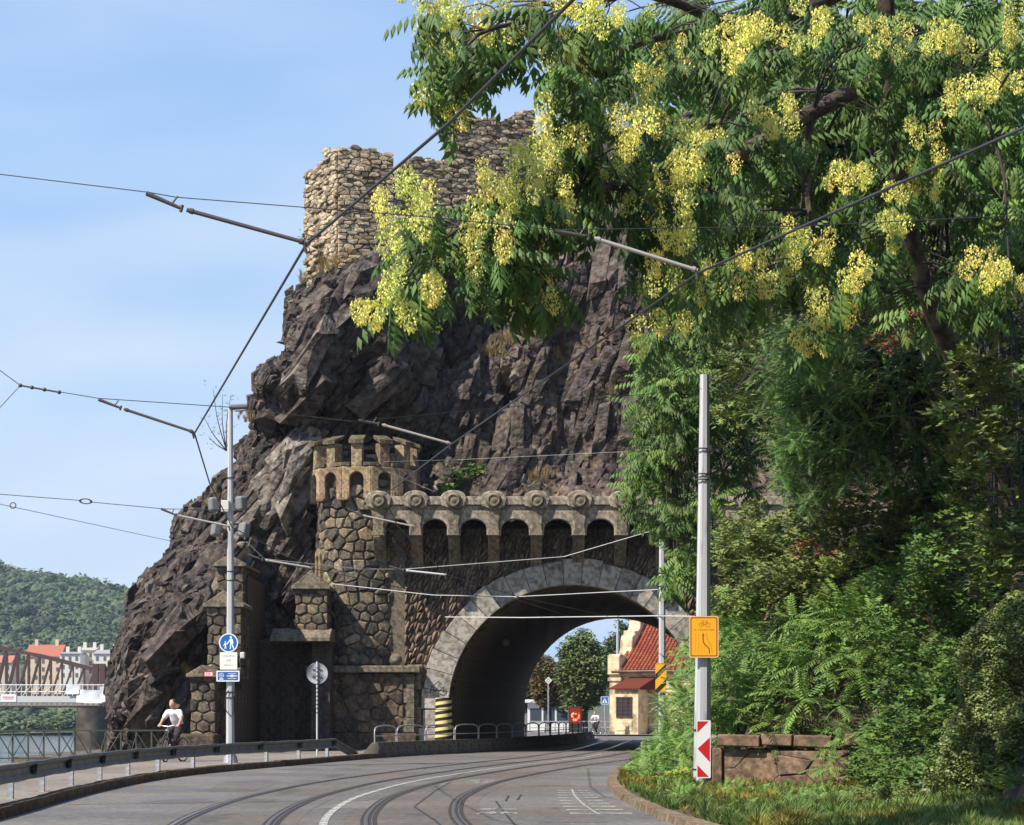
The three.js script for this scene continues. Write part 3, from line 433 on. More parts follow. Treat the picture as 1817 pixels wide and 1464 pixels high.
// ---------------------------------------------------------------- round tower beside the portal
const TZ = 88.7, TX = (642 - CX) / F * 87, TR = 2.0;
{
  const t = thing('round_tower', 'round rubble tower with a battlemented crown on small arches', 'tower', V(TX, 0, -TZ)), rnd = rngOf(77);
  const base = 3.72, top = 11.2;
  part(t, 'drum', at(new THREE.CylinderGeometry(TR - .06, TR, top + 1.2 - base, 40), 0, (top + 1.2 + base) / 2, 0), M.mortar);
  const span = Math.PI * 1.34, w = span * TR, polys = [];
  for (const p of cells(w, top - base + .3, .52, .45, rnd, { joint: .045, jitter: .40 })) { const q = cutBox(p.map(v => [v[0], v[1] + base]), 0, base, w, top + .5); if (q.length > 2) polys.push(q); }
  const onDrum = r => (x, y) => { const a = x / r - span / 2; return { p: V(Math.sin(a) * (r - .02), y, Math.cos(a) * (r - .02)), q: new THREE.Quaternion().setFromAxisAngle(V(0, 1, 0), a) }; };
  layStones(t, 'rubble_stone', polys, onDrum(TR), basalt, rnd, { depth: .11, most: 300, vary: 1, top: .8 });
  // slit niche with brick jambs on the river side of the drum
  const na = -1.12, nq = new THREE.Quaternion().setFromAxisAngle(V(0, 1, 0), na), niche = part(t, 'niche', extrude((() => { const s = new THREE.Shape(); s.moveTo(-.28, 0); s.lineTo(.28, 0); s.lineTo(.28, 1.9); s.absarc(0, 1.9, .28, 0, Math.PI); s.lineTo(-.28, 0); return s; })(), .25, .02, [(() => { const s = new THREE.Path(); s.moveTo(-.13, .95); s.lineTo(-.13, 1.75); s.absarc(0, 1.75, .13, Math.PI, 0, true); s.lineTo(.13, .95); s.lineTo(-.13, .95); return s; })()]), tones('niche_stone', [[.40, .30, .18]])[0]);
  niche.position.set(Math.sin(na) * TR * .97, 6.6, Math.cos(na) * TR * .97); niche.quaternion.copy(nq);
  for (let k = 0; k < 6; k++) part(niche, 'niche_brick', box(.34, .09, .06, 0, .12 + k * .14, .27, .01), tones('niche_brick', [[.42, .26, .14]])[0]);
  // square pedestal with ledge and stone balls
  const pw0 = -2.1, pw1 = 2.28, pf = 2.2;
  part(t, 'pedestal', box(pw1 - pw0, base - .2, 4, (pw0 + pw1) / 2, (base - .2) / 2, pf - 2.06), M.mortar);
  const pp = []; for (const p of cells(pw1 - pw0, 2.5, .66, .56, rnd, { joint: .055, jitter: .36 })) { const q = cutBox(p.map(v => [v[0] + pw0, v[1] + .85]), pw0 + .02, .86, pw1 - .48, 3.4); if (q.length > 2) pp.push(q); }
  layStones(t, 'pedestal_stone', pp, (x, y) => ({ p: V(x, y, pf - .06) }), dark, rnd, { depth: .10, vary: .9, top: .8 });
  for (let k = 0; k < 4; k++) part(t, 'corner_block', box(k & 1 ? .34 : .46, .615, .3, pw1 - (k & 1 ? .17 : .23), 1.17 + k * .63, pf - .1, .03), M.ledge);
  part(t, 'plinth', box(pw1 - pw0 + .16, .75, .5, (pw0 + pw1) / 2, .47, pf - .15, .04), M.plinth);
  part(t, 'ledge', box(pw1 - pw0 + .5, .3, 2.3, (pw0 + pw1) / 2, base - .16, pf - .8, .05), M.ledge);
  for (const x of [-.30, 1.48]) part(t, 'stone_ball', at(new THREE.SphereGeometry(.27, 16, 12), x, base + .24, pf - .12), M.ledge);
  // battlemented crown: twelve arched panels, crenel sills and merlons
  const CR = 2.34, c0 = 10.85, c1 = 12.2, chord = 2 * CR * Math.tan(Math.PI / 12), off = -.075, crownMats = tones('crown_stone', [[.44, .34, .215], [.36, .285, .19], [.50, .39, .26], [.31, .22, .16]]), capM = tones('merlon_cap_stone', [[.20, .175, .115], [.17, .15, .105]]);
  for (let k = 0; k < 12; k++) {
    const a = off + k * Math.PI / 6, q = new THREE.Quaternion().setFromAxisAngle(V(0, 1, 0), a), put = (name, g, m, parent = t) => { const o = part(parent, name, g, m); o.quaternion.copy(q); return o; };
    const s = new THREE.Shape(), hw = chord / 2 - .004, ow = .30, oh = c0 + .82; s.moveTo(-hw, c0); s.lineTo(-ow, c0); s.lineTo(-ow, oh); s.absarc(0, oh, ow, Math.PI, 0, true); s.lineTo(ow, c0); s.lineTo(hw, c0); s.lineTo(hw, c1); s.lineTo(-hw, c1); s.lineTo(-hw, c0);
    const g = extrude(s, .36, .025); g.translate(0, 0, CR - .36); boxUv(g); put('arched_panel', g, crownMats[k % 4]);
    const foot = box(.5, .42, .5, 0, c0 + .13, CR - .18, .04), fo = part(t, 'corbel_block', foot, crownMats[(k * 3 + 1) % 4]); fo.quaternion.setFromAxisAngle(V(0, 1, 0), a + Math.PI / 12); 
    const merlon = box(.46, 1.04, .52, 0, c1 + .52, CR - .26, .03); put('merlon', merlon, crownMats[(k + 2) % 4]);
    const cap = extrude([[-.15, 0], [.56, .27], [.56, .43], [-.15, .17]], .60, .02); cap.rotateY(Math.PI / 2); cap.translate(-.30, c1 + .98, CR + .0); boxUv(cap); put('merlon_cap', cap, capM[k & 1]);
    const sill = box(.66, .16, .62, 0, c1 + .1, CR - .22, .02), si = part(t, 'crenel_sill', sill, capM[(k + 1) & 1]); si.quaternion.setFromAxisAngle(V(0, 1, 0), a + Math.PI / 12);
  }
  part(t, 'crown_floor', at(new THREE.CylinderGeometry(CR - .3, CR - .3, .2, 24), 0, c1, 0), M.mortar);
}
// ---------------------------------------------------------------- stepped wall and the walled recess between rock and tower
{
  const t = thing('stepped_buttress_wall', 'stepped dark stone wall with three gabled piers climbing beside the rock', 'wall'), rnd = rngOf(99);
  const pier = (parent, x0, x1, yCap, yTop, yBot, Z, depth, label) => {                 // pixel columns, rows of cap apex, face top and bottom
    const a = px(x0, yTop, Z), b = px(x1, yBot, Z), w = b.x - a.x, h = a.y - b.y, cx = (a.x + b.x) / 2, apex = px(x0, yCap, Z).y;
    part(parent, 'pier_core', box(w - .06, h + .1, depth, cx, (a.y + b.y) / 2 - .05, -Z - depth / 2 - .03), M.mortar);
    const polys = []; for (const p of cells(w, h, .48, .40, rnd, { joint: .045, jitter: .2, hex: .5 })) { const q = cutBox(p.map(v => [v[0] + a.x, v[1] + b.y]), a.x, b.y, b.x, a.y); if (q.length > 2) polys.push(q); }
    layStones(parent, 'pier_stone', polys, (x, y) => ({ p: V(x, y, -Z - .05) }), basalt.slice(0, 5), rnd, { depth: .12, vary: .6, top: .82 });
    const sp = []; for (const p of cells(depth, h, .55, .40, rnd, { joint: .045, jitter: .2 })) { const q = cutBox(p.map(v => [v[0], v[1] + b.y]), 0, b.y, depth, a.y); if (q.length > 2) sp.push(q); }
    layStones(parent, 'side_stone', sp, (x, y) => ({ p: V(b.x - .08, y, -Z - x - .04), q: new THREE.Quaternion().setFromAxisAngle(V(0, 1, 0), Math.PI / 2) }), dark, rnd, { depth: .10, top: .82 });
    const cap = extrude([[-w / 2 - .14, 0], [w / 2 + .14, 0], [w / 2 + .14, .12], [0, apex - a.y], [-w / 2 - .14, .12]], depth + .3, .025); cap.translate(cx, a.y, -Z - depth - .08); boxUv(cap); part(parent, 'gabled_cap', cap, M.ledge);
  };
  pier(t, 338, 382, 1180, 1202, 1318, 78, 2.2); pier(t, 368, 428, 1048, 1078, 1200, 80.2, 2.4); pier(t, 385, 432, 985, 1006, 1085, 82.4, 4.2);
  // the wall behind the piers that shades the recess
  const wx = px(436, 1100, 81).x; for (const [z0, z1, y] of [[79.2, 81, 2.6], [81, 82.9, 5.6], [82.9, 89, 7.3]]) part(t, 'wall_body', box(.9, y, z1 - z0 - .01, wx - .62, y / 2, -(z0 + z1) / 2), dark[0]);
  // sloping foot stone of the lowest pier
  part(t, 'foot_stone', box(1.5, .9, 1.2, px(352, 1300, 77.6).x, .45, -77.4, .1), M.plinth);
  const sg = thing('recess_wall', 'battered dark wall of a shaded recess carrying a gabled pier on a sloping ledge', 'wall');
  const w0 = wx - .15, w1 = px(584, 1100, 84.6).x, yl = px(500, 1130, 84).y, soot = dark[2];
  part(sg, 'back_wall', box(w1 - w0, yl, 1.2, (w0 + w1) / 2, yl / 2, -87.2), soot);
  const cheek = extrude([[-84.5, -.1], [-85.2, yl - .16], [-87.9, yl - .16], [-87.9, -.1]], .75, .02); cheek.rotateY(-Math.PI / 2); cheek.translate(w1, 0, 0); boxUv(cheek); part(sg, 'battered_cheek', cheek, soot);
  const ledge = extrude([[-84.25, 0], [-85.3, .42], [-88, .42], [-88, -.14], [-84.25, -.14]], w1 - w0 - .7, .02); ledge.rotateY(-Math.PI / 2); ledge.translate(w1 + .04, yl - .02, 0); boxUv(ledge); part(sg, 'sloping_ledge', ledge, M.ledge);
  pier(sg, 524, 581, 1012, 1046, 1122, 85.2, 2.6);
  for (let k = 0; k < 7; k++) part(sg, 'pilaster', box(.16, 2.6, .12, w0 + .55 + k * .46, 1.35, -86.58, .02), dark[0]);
}
// ---------------------------------------------------------------- castle ruin on the cliff top
{
  const t = thing('castle_ruin', 'ruined pale rubble bastion with broken walls on the cliff top', 'castle ruin'), rnd = rngOf(123), Z = 90.5, s = F / Z;
  const cm = tones('ruin_stone', [[.62, .53, .39], [.52, .43, .31], [.70, .61, .47], [.42, .33, .24], [.58, .49, .37], [.33, .26, .20]]), core = stoneMat('ruin_mortar', col(.25, .195, .14));
  const facets = [                                            // plan of the wall: pixel columns and depths, with the broken top and the rock line below
    { a: [542, 92.6], b: [600, 90.4], top: [[542, 312], [552, 300], [566, 296], [578, 268], [600, 264]], bot: [[542, 510], [600, 492]] },
    { a: [600, 90.4], b: [698, 90.8], top: [[600, 264], [640, 262], [668, 266], [690, 276], [698, 284]], bot: [[600, 492], [698, 430]] },
    { a: [698, 90.8], b: [802, 91.9], top: [[698, 318], [712, 300], [724, 282], [765, 280], [782, 292], [802, 290]], bot: [[698, 430], [802, 360]] },
    { a: [802, 91.9], b: [950, 93.4], top: [[802, 222], [830, 210], [862, 208], [890, 218], [915, 200], [950, 196]], bot: [[802, 360], [950, 300]] },
  ];
  for (const f of facets) {
    const A = px(f.a[0], 1000, f.a[1]), B = px(f.b[0], 1000, f.b[1]), dir = V(B.x - A.x, 0, B.z - A.z), L = dir.length(), ang = Math.atan2(-dir.z, dir.x), q = new THREE.Quaternion().setFromAxisAngle(V(0, 1, 0), ang), depthAt = u => lerp(f.a[1], f.b[1], u);
    const rowH = (list, x) => { let i = 1; while (i < list.length - 1 && x > list[i][0]) i++; const u = clamp((x - list[i - 1][0]) / (list[i][0] - list[i - 1][0])); return lerp(list[i - 1][1], list[i][1], u); };
    const colAt = u => { const X = lerp(A.x, B.x, u), Zz = depthAt(u); return X / Zz * F + CX; };
    const yTop = u => px(0, rowH(f.top, colAt(u)), depthAt(u)).y, yBot = u => px(0, rowH(f.bot, colAt(u)), depthAt(u)).y - 1.2;
    const sh = []; for (let i = 0; i <= 14; i++) sh.push([i / 14 * L, yBot(i / 14)]); for (let i = 14; i >= 0; i--) sh.push([i / 14 * L, yTop(i / 14) + (rnd() - .7) * .12]);
    const hole = f.a[0] === 542 ? [(() => { const h = new THREE.Path(), hx = L * .46, hy = px(0, 466, 91.6).y; h.moveTo(hx - .17, hy - .35); h.lineTo(hx - .19, hy + .35); h.absarc(hx, hy + .35, .19, Math.PI, 0, true); h.lineTo(hx + .17, hy - .35); h.lineTo(hx - .17, hy - .35); return h; })()] : null; const body = extrude(sh, 1.0, 0, hole); body.translate(0, 0, -1.06); boxUv(body); const bo = part(t, 'wall_core', body, core); bo.position.set(A.x, 0, A.z); bo.quaternion.copy(q);
    let lo = 1e9, hi = -1e9; for (let i = 0; i <= 14; i++) { lo = Math.min(lo, yBot(i / 14)); hi = Math.max(hi, yTop(i / 14)); }
    const polys = []; for (const p of cells(L, hi - lo + .3, .44, .17, rnd, { joint: .03, jitter: .40 })) {
      let g = cutBox(p.map(v => [v[0], v[1] + lo]), 0, lo, L, hi + .2); if (g.length < 3) continue; const [cx, cy] = centroid(g); if (cy > yTop(clamp(cx / L)) + .06 || cy < yBot(clamp(cx / L)) + .7) continue;
      if (f.a[0] === 542 && Math.abs(cx - L * .46) < .3 && Math.abs(cy - px(0, 461, 91.6).y) < .62) continue;              // the arched opening at its foot
      if (f.a[0] === 542 && Math.hypot((cx - L * .72) / .14, (cy - px(0, 292, 91).y) / .3) < 1) continue;
      if (rnd() < .04) continue; polys.push(g);
    }
    layStones(t, 'ruin_stone', polys, (x, y) => ({ p: V(x, y, 0).applyQuaternion(q).add(V(A.x, 0, A.z)), q }), cm, rnd, { depth: .10, most: 75, vary: 1.4, top: .86 });
  }
}
// ---------------------------------------------------------------- guard rail, barrier, railings
function canvasTex(w, h, draw) { const c = document.createElement('canvas'); c.width = w; c.height = h; draw(c.getContext('2d'), w, h); const t = new THREE.CanvasTexture(c); t.colorSpace = THREE.SRGBColorSpace; return t; }
const plate = (w, h, d, tex, name, r = .03) => {                // a sign plate with print on its face (+z)
  const s = new THREE.Shape(); s.moveTo(-w / 2 + r, -h / 2); s.lineTo(w / 2 - r, -h / 2); s.quadraticCurveTo(w / 2, -h / 2, w / 2, -h / 2 + r); s.lineTo(w / 2, h / 2 - r); s.quadraticCurveTo(w / 2, h / 2, w / 2 - r, h / 2); s.lineTo(-w / 2 + r, h / 2); s.quadraticCurveTo(-w / 2, h / 2, -w / 2, h / 2 - r); s.lineTo(-w / 2, -h / 2 + r); s.quadraticCurveTo(-w / 2, -h / 2, -w / 2 + r, -h / 2);
  const g = new THREE.ShapeGeometry(s, 5), p = g.attributes.position, u = g.attributes.uv; for (let i = 0; i < p.count; i++) u.setXY(i, p.getX(i) / w + .5, p.getY(i) / h + .5);
  const back = new THREE.ExtrudeGeometry(s, { depth: d, bevelEnabled: false, curveSegments: 5 }); back.translate(0, 0, -d - .003);
  return { face: g, back, m: mat(name, col(.92, .92, .92), .5, { map: tex }) };
};
function addPlate(parent, name, pl, pos, turn = 0) { const o = part(parent, name, pl.back, M.steel); o.position.copy(pos); o.rotation.y = turn; const f = part(o, 'printed_face', pl.face, pl.m); return o; }
{
  const zinc = mat('weathered_zinc', col(.27, .285, .28), .48, { metalness: .55, map: T.fine }), line = along(kerbRiver, 22, 75.2, .7, 0, -.55), t = thing('guard_rail', 'grey corrugated steel crash barrier on short posts along the pavement kerb', 'crash barrier');
  // dip to the ground at the end
  line.forEach((p, i) => { const k = (i - (line.length - 5)) / 4; p.y = .62 - (k > 0 ? .52 * k : 0) + .008 * Math.sin(i * 1.7); });
  const W = [[0, -.17], [.035, -.155], [.04, -.115], [-.04, -.06], [-.045, -.03], [-.045, .03], [-.04, .06], [.04, .115], [.035, .155], [0, .17]].map(q => [-q[0] - .03, q[1]]), inner = W.map(q => [q[0] + .006, q[1]]).reverse();
  for (let i = 0; i + 6 < line.length + 5; i += 6) { const seg = line.slice(i, i + 7); if (seg.length < 2) break; part(t, 'beam', sweep([...W, ...inner], seg, true), zinc); if (i) part(t, 'splice', sweep([...W, ...inner].map(q => [q[0] - .008, q[1] * 1.01]), line.slice(i - 1, i + 1).map((p, k) => V().lerpVectors(line[i - 1], line[i], .55 + k * .4)), true), zinc); }
  for (let i = 1; i < line.length - 3; i += 5) { const p = line[i], q = line[i + 1], a = Math.atan2(q.x - p.x, -(q.z - p.z)); const post = part(t, 'post', [box(.012, .62, .10, -.05, .28, 0), box(.10, .62, .012, 0, .28, -.05), box(.10, .62, .012, 0, .28, .05)], M.steel); post.position.set(p.x - .08, .10, p.z); post.rotation.y = -a; part(post, 'bolt', at(new THREE.CylinderGeometry(.016, .016, .02, 8), .155, p.y - .1, 0, 0, 0, Math.PI / 2), M.steel); }
}
{
  const conc = stoneMat('barrier_concrete', col(.23, .20, .17)), path = along(kerbRiver, 76.8, 121, .7, 0, -.30), prof = [[-.30, 0], [-.30, .08], [-.14, .32], [-.11, .58], [.11, .58], [.14, .32], [.30, .08], [.30, 0]].map(q => [q[0], q[1] + .0]);
  const t = thing('concrete_barrier', 'low sloped concrete barrier curving into the tunnel, topped by a tube railing', 'barrier');
  for (let i = 0; i + 1 < path.length; i += 6) { const s = path.slice(i, i + 7); if (s.length > 1) part(t, 'barrier_block', sweep(i ? prof : prof, s.map((p, k) => k === s.length - 1 && i + 7 < path.length ? V().lerpVectors(s[k - 1], p, .985) : p), true, true), conc); }
  { const a = path[0], b = path[1], d = V().subVectors(a, b).normalize(), e = a.clone().addScaledVector(d, 1.1); part(t, 'sloped_end', bufGeo([...[-.3, .3].flatMap(s => [e.x + s * d.z, 0, e.z - s * d.x]), ...[-.3, .3].flatMap(s => [a.x + s * d.z, 0, a.z - s * d.x]), ...[-.11, .11].flatMap(s => [a.x + s * d.z, .58, a.z - s * d.x])], [0, 1, 5, 0, 5, 4, 0, 4, 2, 1, 3, 5]), conc); }
  // hoops of the railing
  for (let i = 0; i + 4 < path.length; i += 4) {
    const a = path[i].clone(), b = V().lerpVectors(path[i + 3], path[i + 4], .80), h = part(t, 'railing_hoop', tube([V(a.x, .55, a.z), V(a.x, 1.05, a.z), V().lerpVectors(a, b, .08).setY(1.15), V().lerpVectors(a, b, .92).setY(1.15), V(b.x, 1.05, b.z), V(b.x, .55, b.z)], .03, 7, 26), M.steel);
    part(h, 'middle_rail', bar(V(a.x, .82, a.z), V(b.x, .82, b.z), .022, .022, 6), M.steel);
  }
}
{   // river railing: iron posts with curved stays and crossed bars
  const A = V(-30, .12, -63.9), B = V(-11.4, .12, -67.0), n = 38, iron = mat('green_iron', col(.075, .085, .065), .6, { metalness: .3 }), t = thing('river_railing', 'dark green iron railing with slanting bars above the river', 'railing');
  part(t, 'top_rail', beam(A.clone().setY(1.12), B.clone().setY(1.12), .07, .05), iron); part(t, 'bottom_rail', beam(A.clone().setY(.22), B.clone().setY(.22), .04, .04), iron);
  for (let i = 0; i <= n; i++) { const p = V().lerpVectors(A, B, i / n); part(t, 'post', [box(.05, 1.0, .05, p.x, .62, p.z), ...(i % 2 ? [] : [bar(V(p.x, .95, p.z + .02), V(p.x - .1, .55, p.z + .16), .012), bar(V(p.x - .1, .55, p.z + .16), V(p.x - .06, .14, p.z + .24), .012)])], iron); if (i < n) { const q = V().lerpVectors(A, B, (i + 1) / n); part(t, 'slanting_bar', [bar(V(p.x, 1.08, p.z), V(q.x, .26, q.z), .022), ...(i % 3 === 1 ? [bar(V(q.x, 1.08, q.z), V(p.x, .26, p.z), .018)] : [])], iron); } }
}
// ---------------------------------------------------------------- poles and signs
function pole(t, h, r0, r1, n = 8, m = M.paleSteel) { const g = new THREE.CylinderGeometry(r1, r0, h, n, 6); g.rotateY(Math.PI / n); g.translate(0, h / 2, 0); const f = g.toNonIndexed(); f.computeVertexNormals(); return part(t, 'pole', f, m); }
const band = (t, y, r) => part(t, 'clamp_band', at(new THREE.TorusGeometry(r, .016, 5, 12), 0, y, 0, Math.PI / 2), M.iron);
{   // lamp post with loudspeakers and signs
  const p = px(409, 1349, 63.5), Z = 63.5, s = F / Z, Y = y => EYE + (HY - y) / s - .14, X = x => (x - 409) / s, t = thing('lamp_post', 'tall pale lamp post carrying round blue footpath sign and four grey loudspeakers', 'lamp post', V(p.x, .14, p.z));
  pole(t, Y(722), .15, .075, 8); for (const y of [848, 1014, 1030]) band(t, Y(y), .115);
  const head = part(t, 'lamp_head', at(new RoundedBoxGeometry(.62, .15, .3, 2, .06), X(424), Y(722), 0, 0, 0, .06), mat('lamp_housing', col(.14, .14, .145), .5)); part(head, 'lamp_glass', at(new RoundedBoxGeometry(.42, .05, .22, 1, .02), X(428), Y(728), 0, 0, 0, .06), mat('lamp_glass', col(.5, .5, .48), .2));
  const spk = mat('loudspeaker_grey', col(.17, .175, .18), .6), spkB = mat('loudspeaker_mouth', col(.05, .05, .055), .7);
  for (const [x, y, lean, turn] of [[380, 896, -.06, .45], [429, 894, -.06, .75], [385, 940, .18, .45], [434, 941, .22, .8]]) { const o = part(t, 'loudspeaker', new RoundedBoxGeometry(.30, .46, .34, 3, .09), spk); o.position.set(X(x), Y(y), .12); o.rotation.set(0, turn, -lean, 'YXZ'); part(o, 'loudspeaker_mouth', box(.24, .38, .02, 0, 0, -.171), spkB); part(o, 'cable_boss', at(new THREE.CylinderGeometry(.03, .03, .06, 8), .08, -.24, 0), M.white); }
  for (const y of [908, 930]) part(t, 'cross_arm', box(1.0, .05, .05, X(407), Y(y), .0), M.iron);
  part(t, 'junction_box', box(.24, .36, .2, X(401), Y(899), .16, .015), mat('cream_enclosure', col(.62, .60, .54), .5));
  const round = canvasTex(256, 256, c => { c.fillStyle = '#e9eef2'; c.fillRect(0, 0, 256, 256); c.fillStyle = '#1767b4'; c.beginPath(); c.arc(128, 128, 112, 0, 7); c.fill(); c.fillStyle = c.strokeStyle = '#f2f5f7'; c.lineCap = 'round';
    c.beginPath(); c.arc(158, 52, 14, 0, 7); c.fill(); c.lineWidth = 30; c.beginPath(); c.moveTo(160, 84); c.lineTo(166, 130); c.stroke(); c.lineWidth = 15; c.beginPath(); c.moveTo(158, 140); c.lineTo(152, 206); c.moveTo(172, 138); c.lineTo(196, 204); c.moveTo(152, 82); c.lineTo(112, 142); c.moveTo(176, 84); c.lineTo(188, 132); c.stroke();
    c.beginPath(); c.arc(86, 116, 10, 0, 7); c.fill(); c.lineWidth = 18; c.beginPath(); c.moveTo(86, 138); c.lineTo(86, 162); c.stroke(); c.lineWidth = 9; c.beginPath(); c.moveTo(82, 168); c.lineTo(80, 206); c.moveTo(92, 168); c.lineTo(96, 206); c.moveTo(92, 136); c.lineTo(112, 146); c.moveTo(80, 136); c.lineTo(62, 166); c.stroke(); });
  { const r = .30, g = new THREE.CircleGeometry(r, 32), b = new THREE.CylinderGeometry(r, r, .03, 32); b.rotateX(Math.PI / 2); b.translate(0, 0, -.018); const o = part(t, 'round_sign', b, M.steel); o.position.set(X(407), Y(1141), .2); part(o, 'printed_face', g, mat('round_sign_print', col(.92, .92, .92), .45, { map: round })); }
  const white = canvasTex(256, 256, c => { c.fillStyle = '#f6f4ec'; c.fillRect(0, 0, 256, 256); c.fillStyle = '#8d8c88'; c.font = '600 40px sans-serif'; c.textAlign = 'center'; c.fillText('CYKLISTO', 128, 72); c.fillText('VEĎ', 128, 138); c.fillText('KOLO !', 128, 208); });
  addPlate(t, 'white_plate', plate(.54, .54, .02, white, 'white_plate_print'), V(X(407), Y(1173), .2));
  const blue = canvasTex(512, 256, c => { c.fillStyle = '#eef1f4'; c.fillRect(0, 0, 512, 256); c.fillStyle = '#2b62a8'; c.fillRect(28, 28, 456, 200); c.strokeStyle = '#dfe6ee'; c.lineWidth = 10; c.beginPath(); c.arc(110, 110, 52, 0, 7); c.stroke(); c.lineWidth = 5; for (let i = 0; i < 8; i++) { c.beginPath(); c.moveTo(110, 110); c.lineTo(110 + 46 * Math.cos(i * .785), 110 + 46 * Math.sin(i * .785)); c.stroke(); } c.fillStyle = '#e6edf4'; c.fillRect(64, 184, 92, 26); c.fillRect(250, 62, 190, 12); c.fillRect(230, 112, 70, 22); c.beginPath(); c.ellipse(346, 122, 50, 26, 0, 0, 7); c.fill(); c.fillRect(392, 112, 66, 22); c.fillRect(250, 176, 190, 12); });
  addPlate(t, 'blue_plate', plate(.72, .34, .02, blue, 'blue_plate_print'), V(X(406), Y(1200), .2));
  const red = canvasTex(128, 64, c => { c.fillStyle = '#c8323a'; c.fillRect(0, 0, 128, 64); c.fillStyle = '#f2dcdc'; c.fillRect(8, 14, 112, 40); c.fillStyle = '#c8323a'; c.font = '700 38px sans-serif'; c.fillText('V18', 24, 48); });
  addPlate(t, 'red_plate', plate(.28, .17, .015, red, 'red_plate_print', .01), V(X(371), Y(1196), .1)); part(t, 'plate_arm', bar(V(X(371), Y(1196), .07), V(0, Y(1196), 0), .012), M.iron);
  part(t, 'camera_box', at(new RoundedBoxGeometry(.15, .2, .22, 2, .04), X(431), Y(1163), .05), mat('camera_grey', col(.55, .56, .56), .5)); part(t, 'camera_arm', bar(V(0, Y(1166), 0), V(X(431), Y(1166), .03), .015), M.iron);
  part(t, 'cable_loop', tube([V(-.05, Y(1225), .16), V(-.14, Y(1240), .18), V(-.10, Y(1262), .18), V(.06, Y(1270), .18), V(.13, Y(1250), .17), V(.08, Y(1228), .16)], .014, 5, 24), M.black); part(t, 'cable_run', bar(V(.125, Y(1235), .05), V(.155, .1, .05), .014), M.black); for (const y of [1228, 1238]) band(t, Y(y), .15);
  part(t, 'foot_collar', at(new THREE.CylinderGeometry(.2, .24, .22, 8), 0, .1, 0), M.steel);
}
{   // grey back of a round sign on a striped post
  const Z = 73, s = F / Z, p = px(563, 1300, Z), Y = y => EYE + (HY - y) / s - .14, t = thing('round_sign_post', 'round road sign turned away, grey back on a thin post', 'road sign', V(p.x, .14, p.z));
  const stripes = canvasTex(16, 512, c => { c.fillStyle = '#cfd2d4'; c.fillRect(0, 0, 16, 512); c.fillStyle = '#6b6d70'; for (let i = 0; i < 12; i++) c.fillRect(0, 30 + i * 22, 16, 9); });
  const g = new THREE.CylinderGeometry(.035, .035, Y(1174), 10); g.translate(0, Y(1174) / 2, .06); part(t, 'post', g, mat('sign_post_striped', col(.8, .8, .8), .5, { map: stripes }));
  const d = new THREE.LatheGeometry([[0, 0], [.35, 0], [.38, .012], [.385, .035], [.375, .035], [.37, .02], [0, .02]].map(q => new THREE.Vector2(...q)), 36); d.rotateX(Math.PI / 2); const o = part(t, 'sign_disc', d, mat('sign_back', col(.50, .52, .54), .45, { metalness: .3, map: grainTex(128, 5, .5, .85, [1, 1, 1], 1.5, 66) })); o.position.set(0, Y(1195), 0); for (const y of [-.13, .13]) part(o, 'bracket', box(.34, .035, .03, 0, y, .045), M.iron);
}
function trafficPole(name, label, x, yBase, Z, top, r0, r1) { const p = px(x, 0, Z), t = thing(name, label, 'tram pole', V(p.x, .1, p.z), 'tram wire poles'); pole(t, top, r0, r1, 8); return t; }
